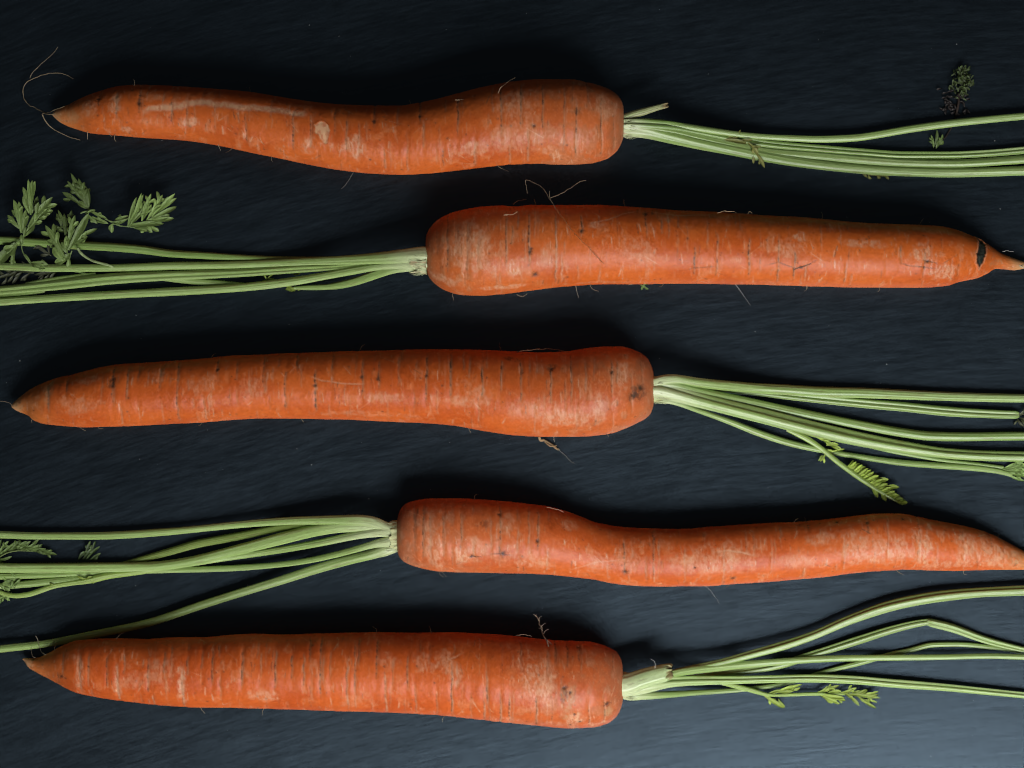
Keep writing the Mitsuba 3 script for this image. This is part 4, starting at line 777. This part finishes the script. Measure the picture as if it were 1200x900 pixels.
stalk(k + '__sprig_stem', [(846, 801, 4), (858, 803, 5.5), (870, 806, 6), (885, 810, 5.5), (897, 814, 4.5), (908, 815, 3.4), (920, 814.3, 3.8), (940, 813.5, 4.2), (960, 813, 4), (972, 813.5, 3), (990, 813, 3)], 14, 60, 7, 1, tone=GREEN * np.array([1.1, 1.1, .7]), seed=48)
lf = k + '__leaf'
leaflet(lf, [((893, 813), (919, 830), 6, 10, 5), ((895, 812), (910, 826), 5, 10, 6), ((905, 813), (940, 802), 5, 10, 12), ((910, 812), (930, 810), 5, 10, 10), ((918, 810), (934, 803), 4, 10, 13), ((925, 808), (938, 806), 4, 10, 12), ((900, 813), (916, 809), 4, 10, 12), ((912, 819), (920, 829), 4, 8, 4)], LIME * .85, 101)
lf = key_for(k + '__leaf')
leaflet(lf, [((957, 812), (984, 803), 5, 9, 13), ((960, 814), (982, 823), 6, 9, 7), ((960, 813), (990, 818), 6, 9, 9), ((963, 811), (974, 806), 4, 10, 12), ((966, 816), (976, 824), 5, 8, 6), ((970, 812), (986, 810), 5, 9, 10), ((958, 811), (970, 804), 4, 9, 12), ((974, 818), (991, 821), 5, 8, 7), ((970, 820), (984, 825), 4, 7, 6)], LIME * .8, 102)
lf = key_for(k + '__leaf')
leaflet(lf, [((985, 812), (1004, 806), 5, 9, 12), ((986, 813), (1032, 818), 5, 9, 9), ((994, 814), (1007, 827), 5, 9, 6), ((1000, 814), (1016, 808), 4, 9, 12), ((1005, 816), (1027, 830), 4.5, 8, 5), ((1010, 815), (1024, 812), 4, 8, 10), ((1008, 818), (1020, 824), 4.5, 8, 6), ((998, 812), (1010, 810), 4, 9, 11), ((990, 812), (1000, 818), 5, 9, 8), ((1015, 817), (1030, 814), 3, 8, 10), ((1014, 820), (1028, 823), 3, 7, 6)], LIME * .75, 103)
rootlet(k + '__rootlet', [(643, 757, 82), (639, 748, 78), (636, 740, 70), (632, 730, 66), (628, 721, 64)], 2.0, (.14, .09, .06), 81, .2, 1.2)
for i, (a_, b_) in enumerate([((637, 742), (643, 737)), ((634, 735), (639, 730)), ((631, 728), (635, 722)), ((636, 739), (631, 736)), ((629, 723), (625, 720)), ((640, 750), (648, 756))]):
    rootlet(k + '__rootlet', [(*a_, 70), ((a_[0] + b_[0]) / 2, (a_[1] + b_[1]) / 2 - 1, 70), (*b_, 70)], .9, (.3, .22, .16), 82 + i)
rootlet(k + '__rootlet', [(604, 745, 60), (612, 743.5, 62), (623, 746, 60)], 1.1, (.3, .22, .15), 89)
rootlet(k + '__rootlet', [(42, 745, 14), (45, 751, 18), (45, 758, 22), (48, 765, 28), (54, 767, 34)], 1.2, (.32, .27, .2), 90)
rootlet(k + '__rootlet', [(42, 771, 34), (36, 766, 28), (35, 761, 24), (39, 757, 20)], 1.1, (.28, .22, .16), 91)
rootlet(k + '__rootlet', [(768, 783, 68), (767, 776, 72), (763, 773, 74)], .9, (.45, .42, .36), 92)

# ---------------------------------------------------------------- specks of dust and grit
rg = np.random.default_rng(44)
V, F, kf = [], [], 0
ico = trimesh.creation.icosphere(0)
for i in range(320):
    r = 0.00006 + 0.00022 * rg.random() ** 3
    p = np.array([rg.uniform(-.21, .21), rg.uniform(-.16, .16), r * .5])
    v = ico.vertices * r * rg.uniform(.6, 1.3, (12, 3)) * [1, 1, .6] + p
    V.append(v); F.append(ico.faces + kf); kf += 12
m = trimesh.Trimesh(np.vstack(V), np.vstack(F), process=False)
scene['dust_specks'] = mikit.ply(m, 'mat_dust')
labels['dust_specks'] = {'label': 'tiny pale specks of dust and grit scattered over the slate', 'category': 'dust', 'kind': 'stuff'}
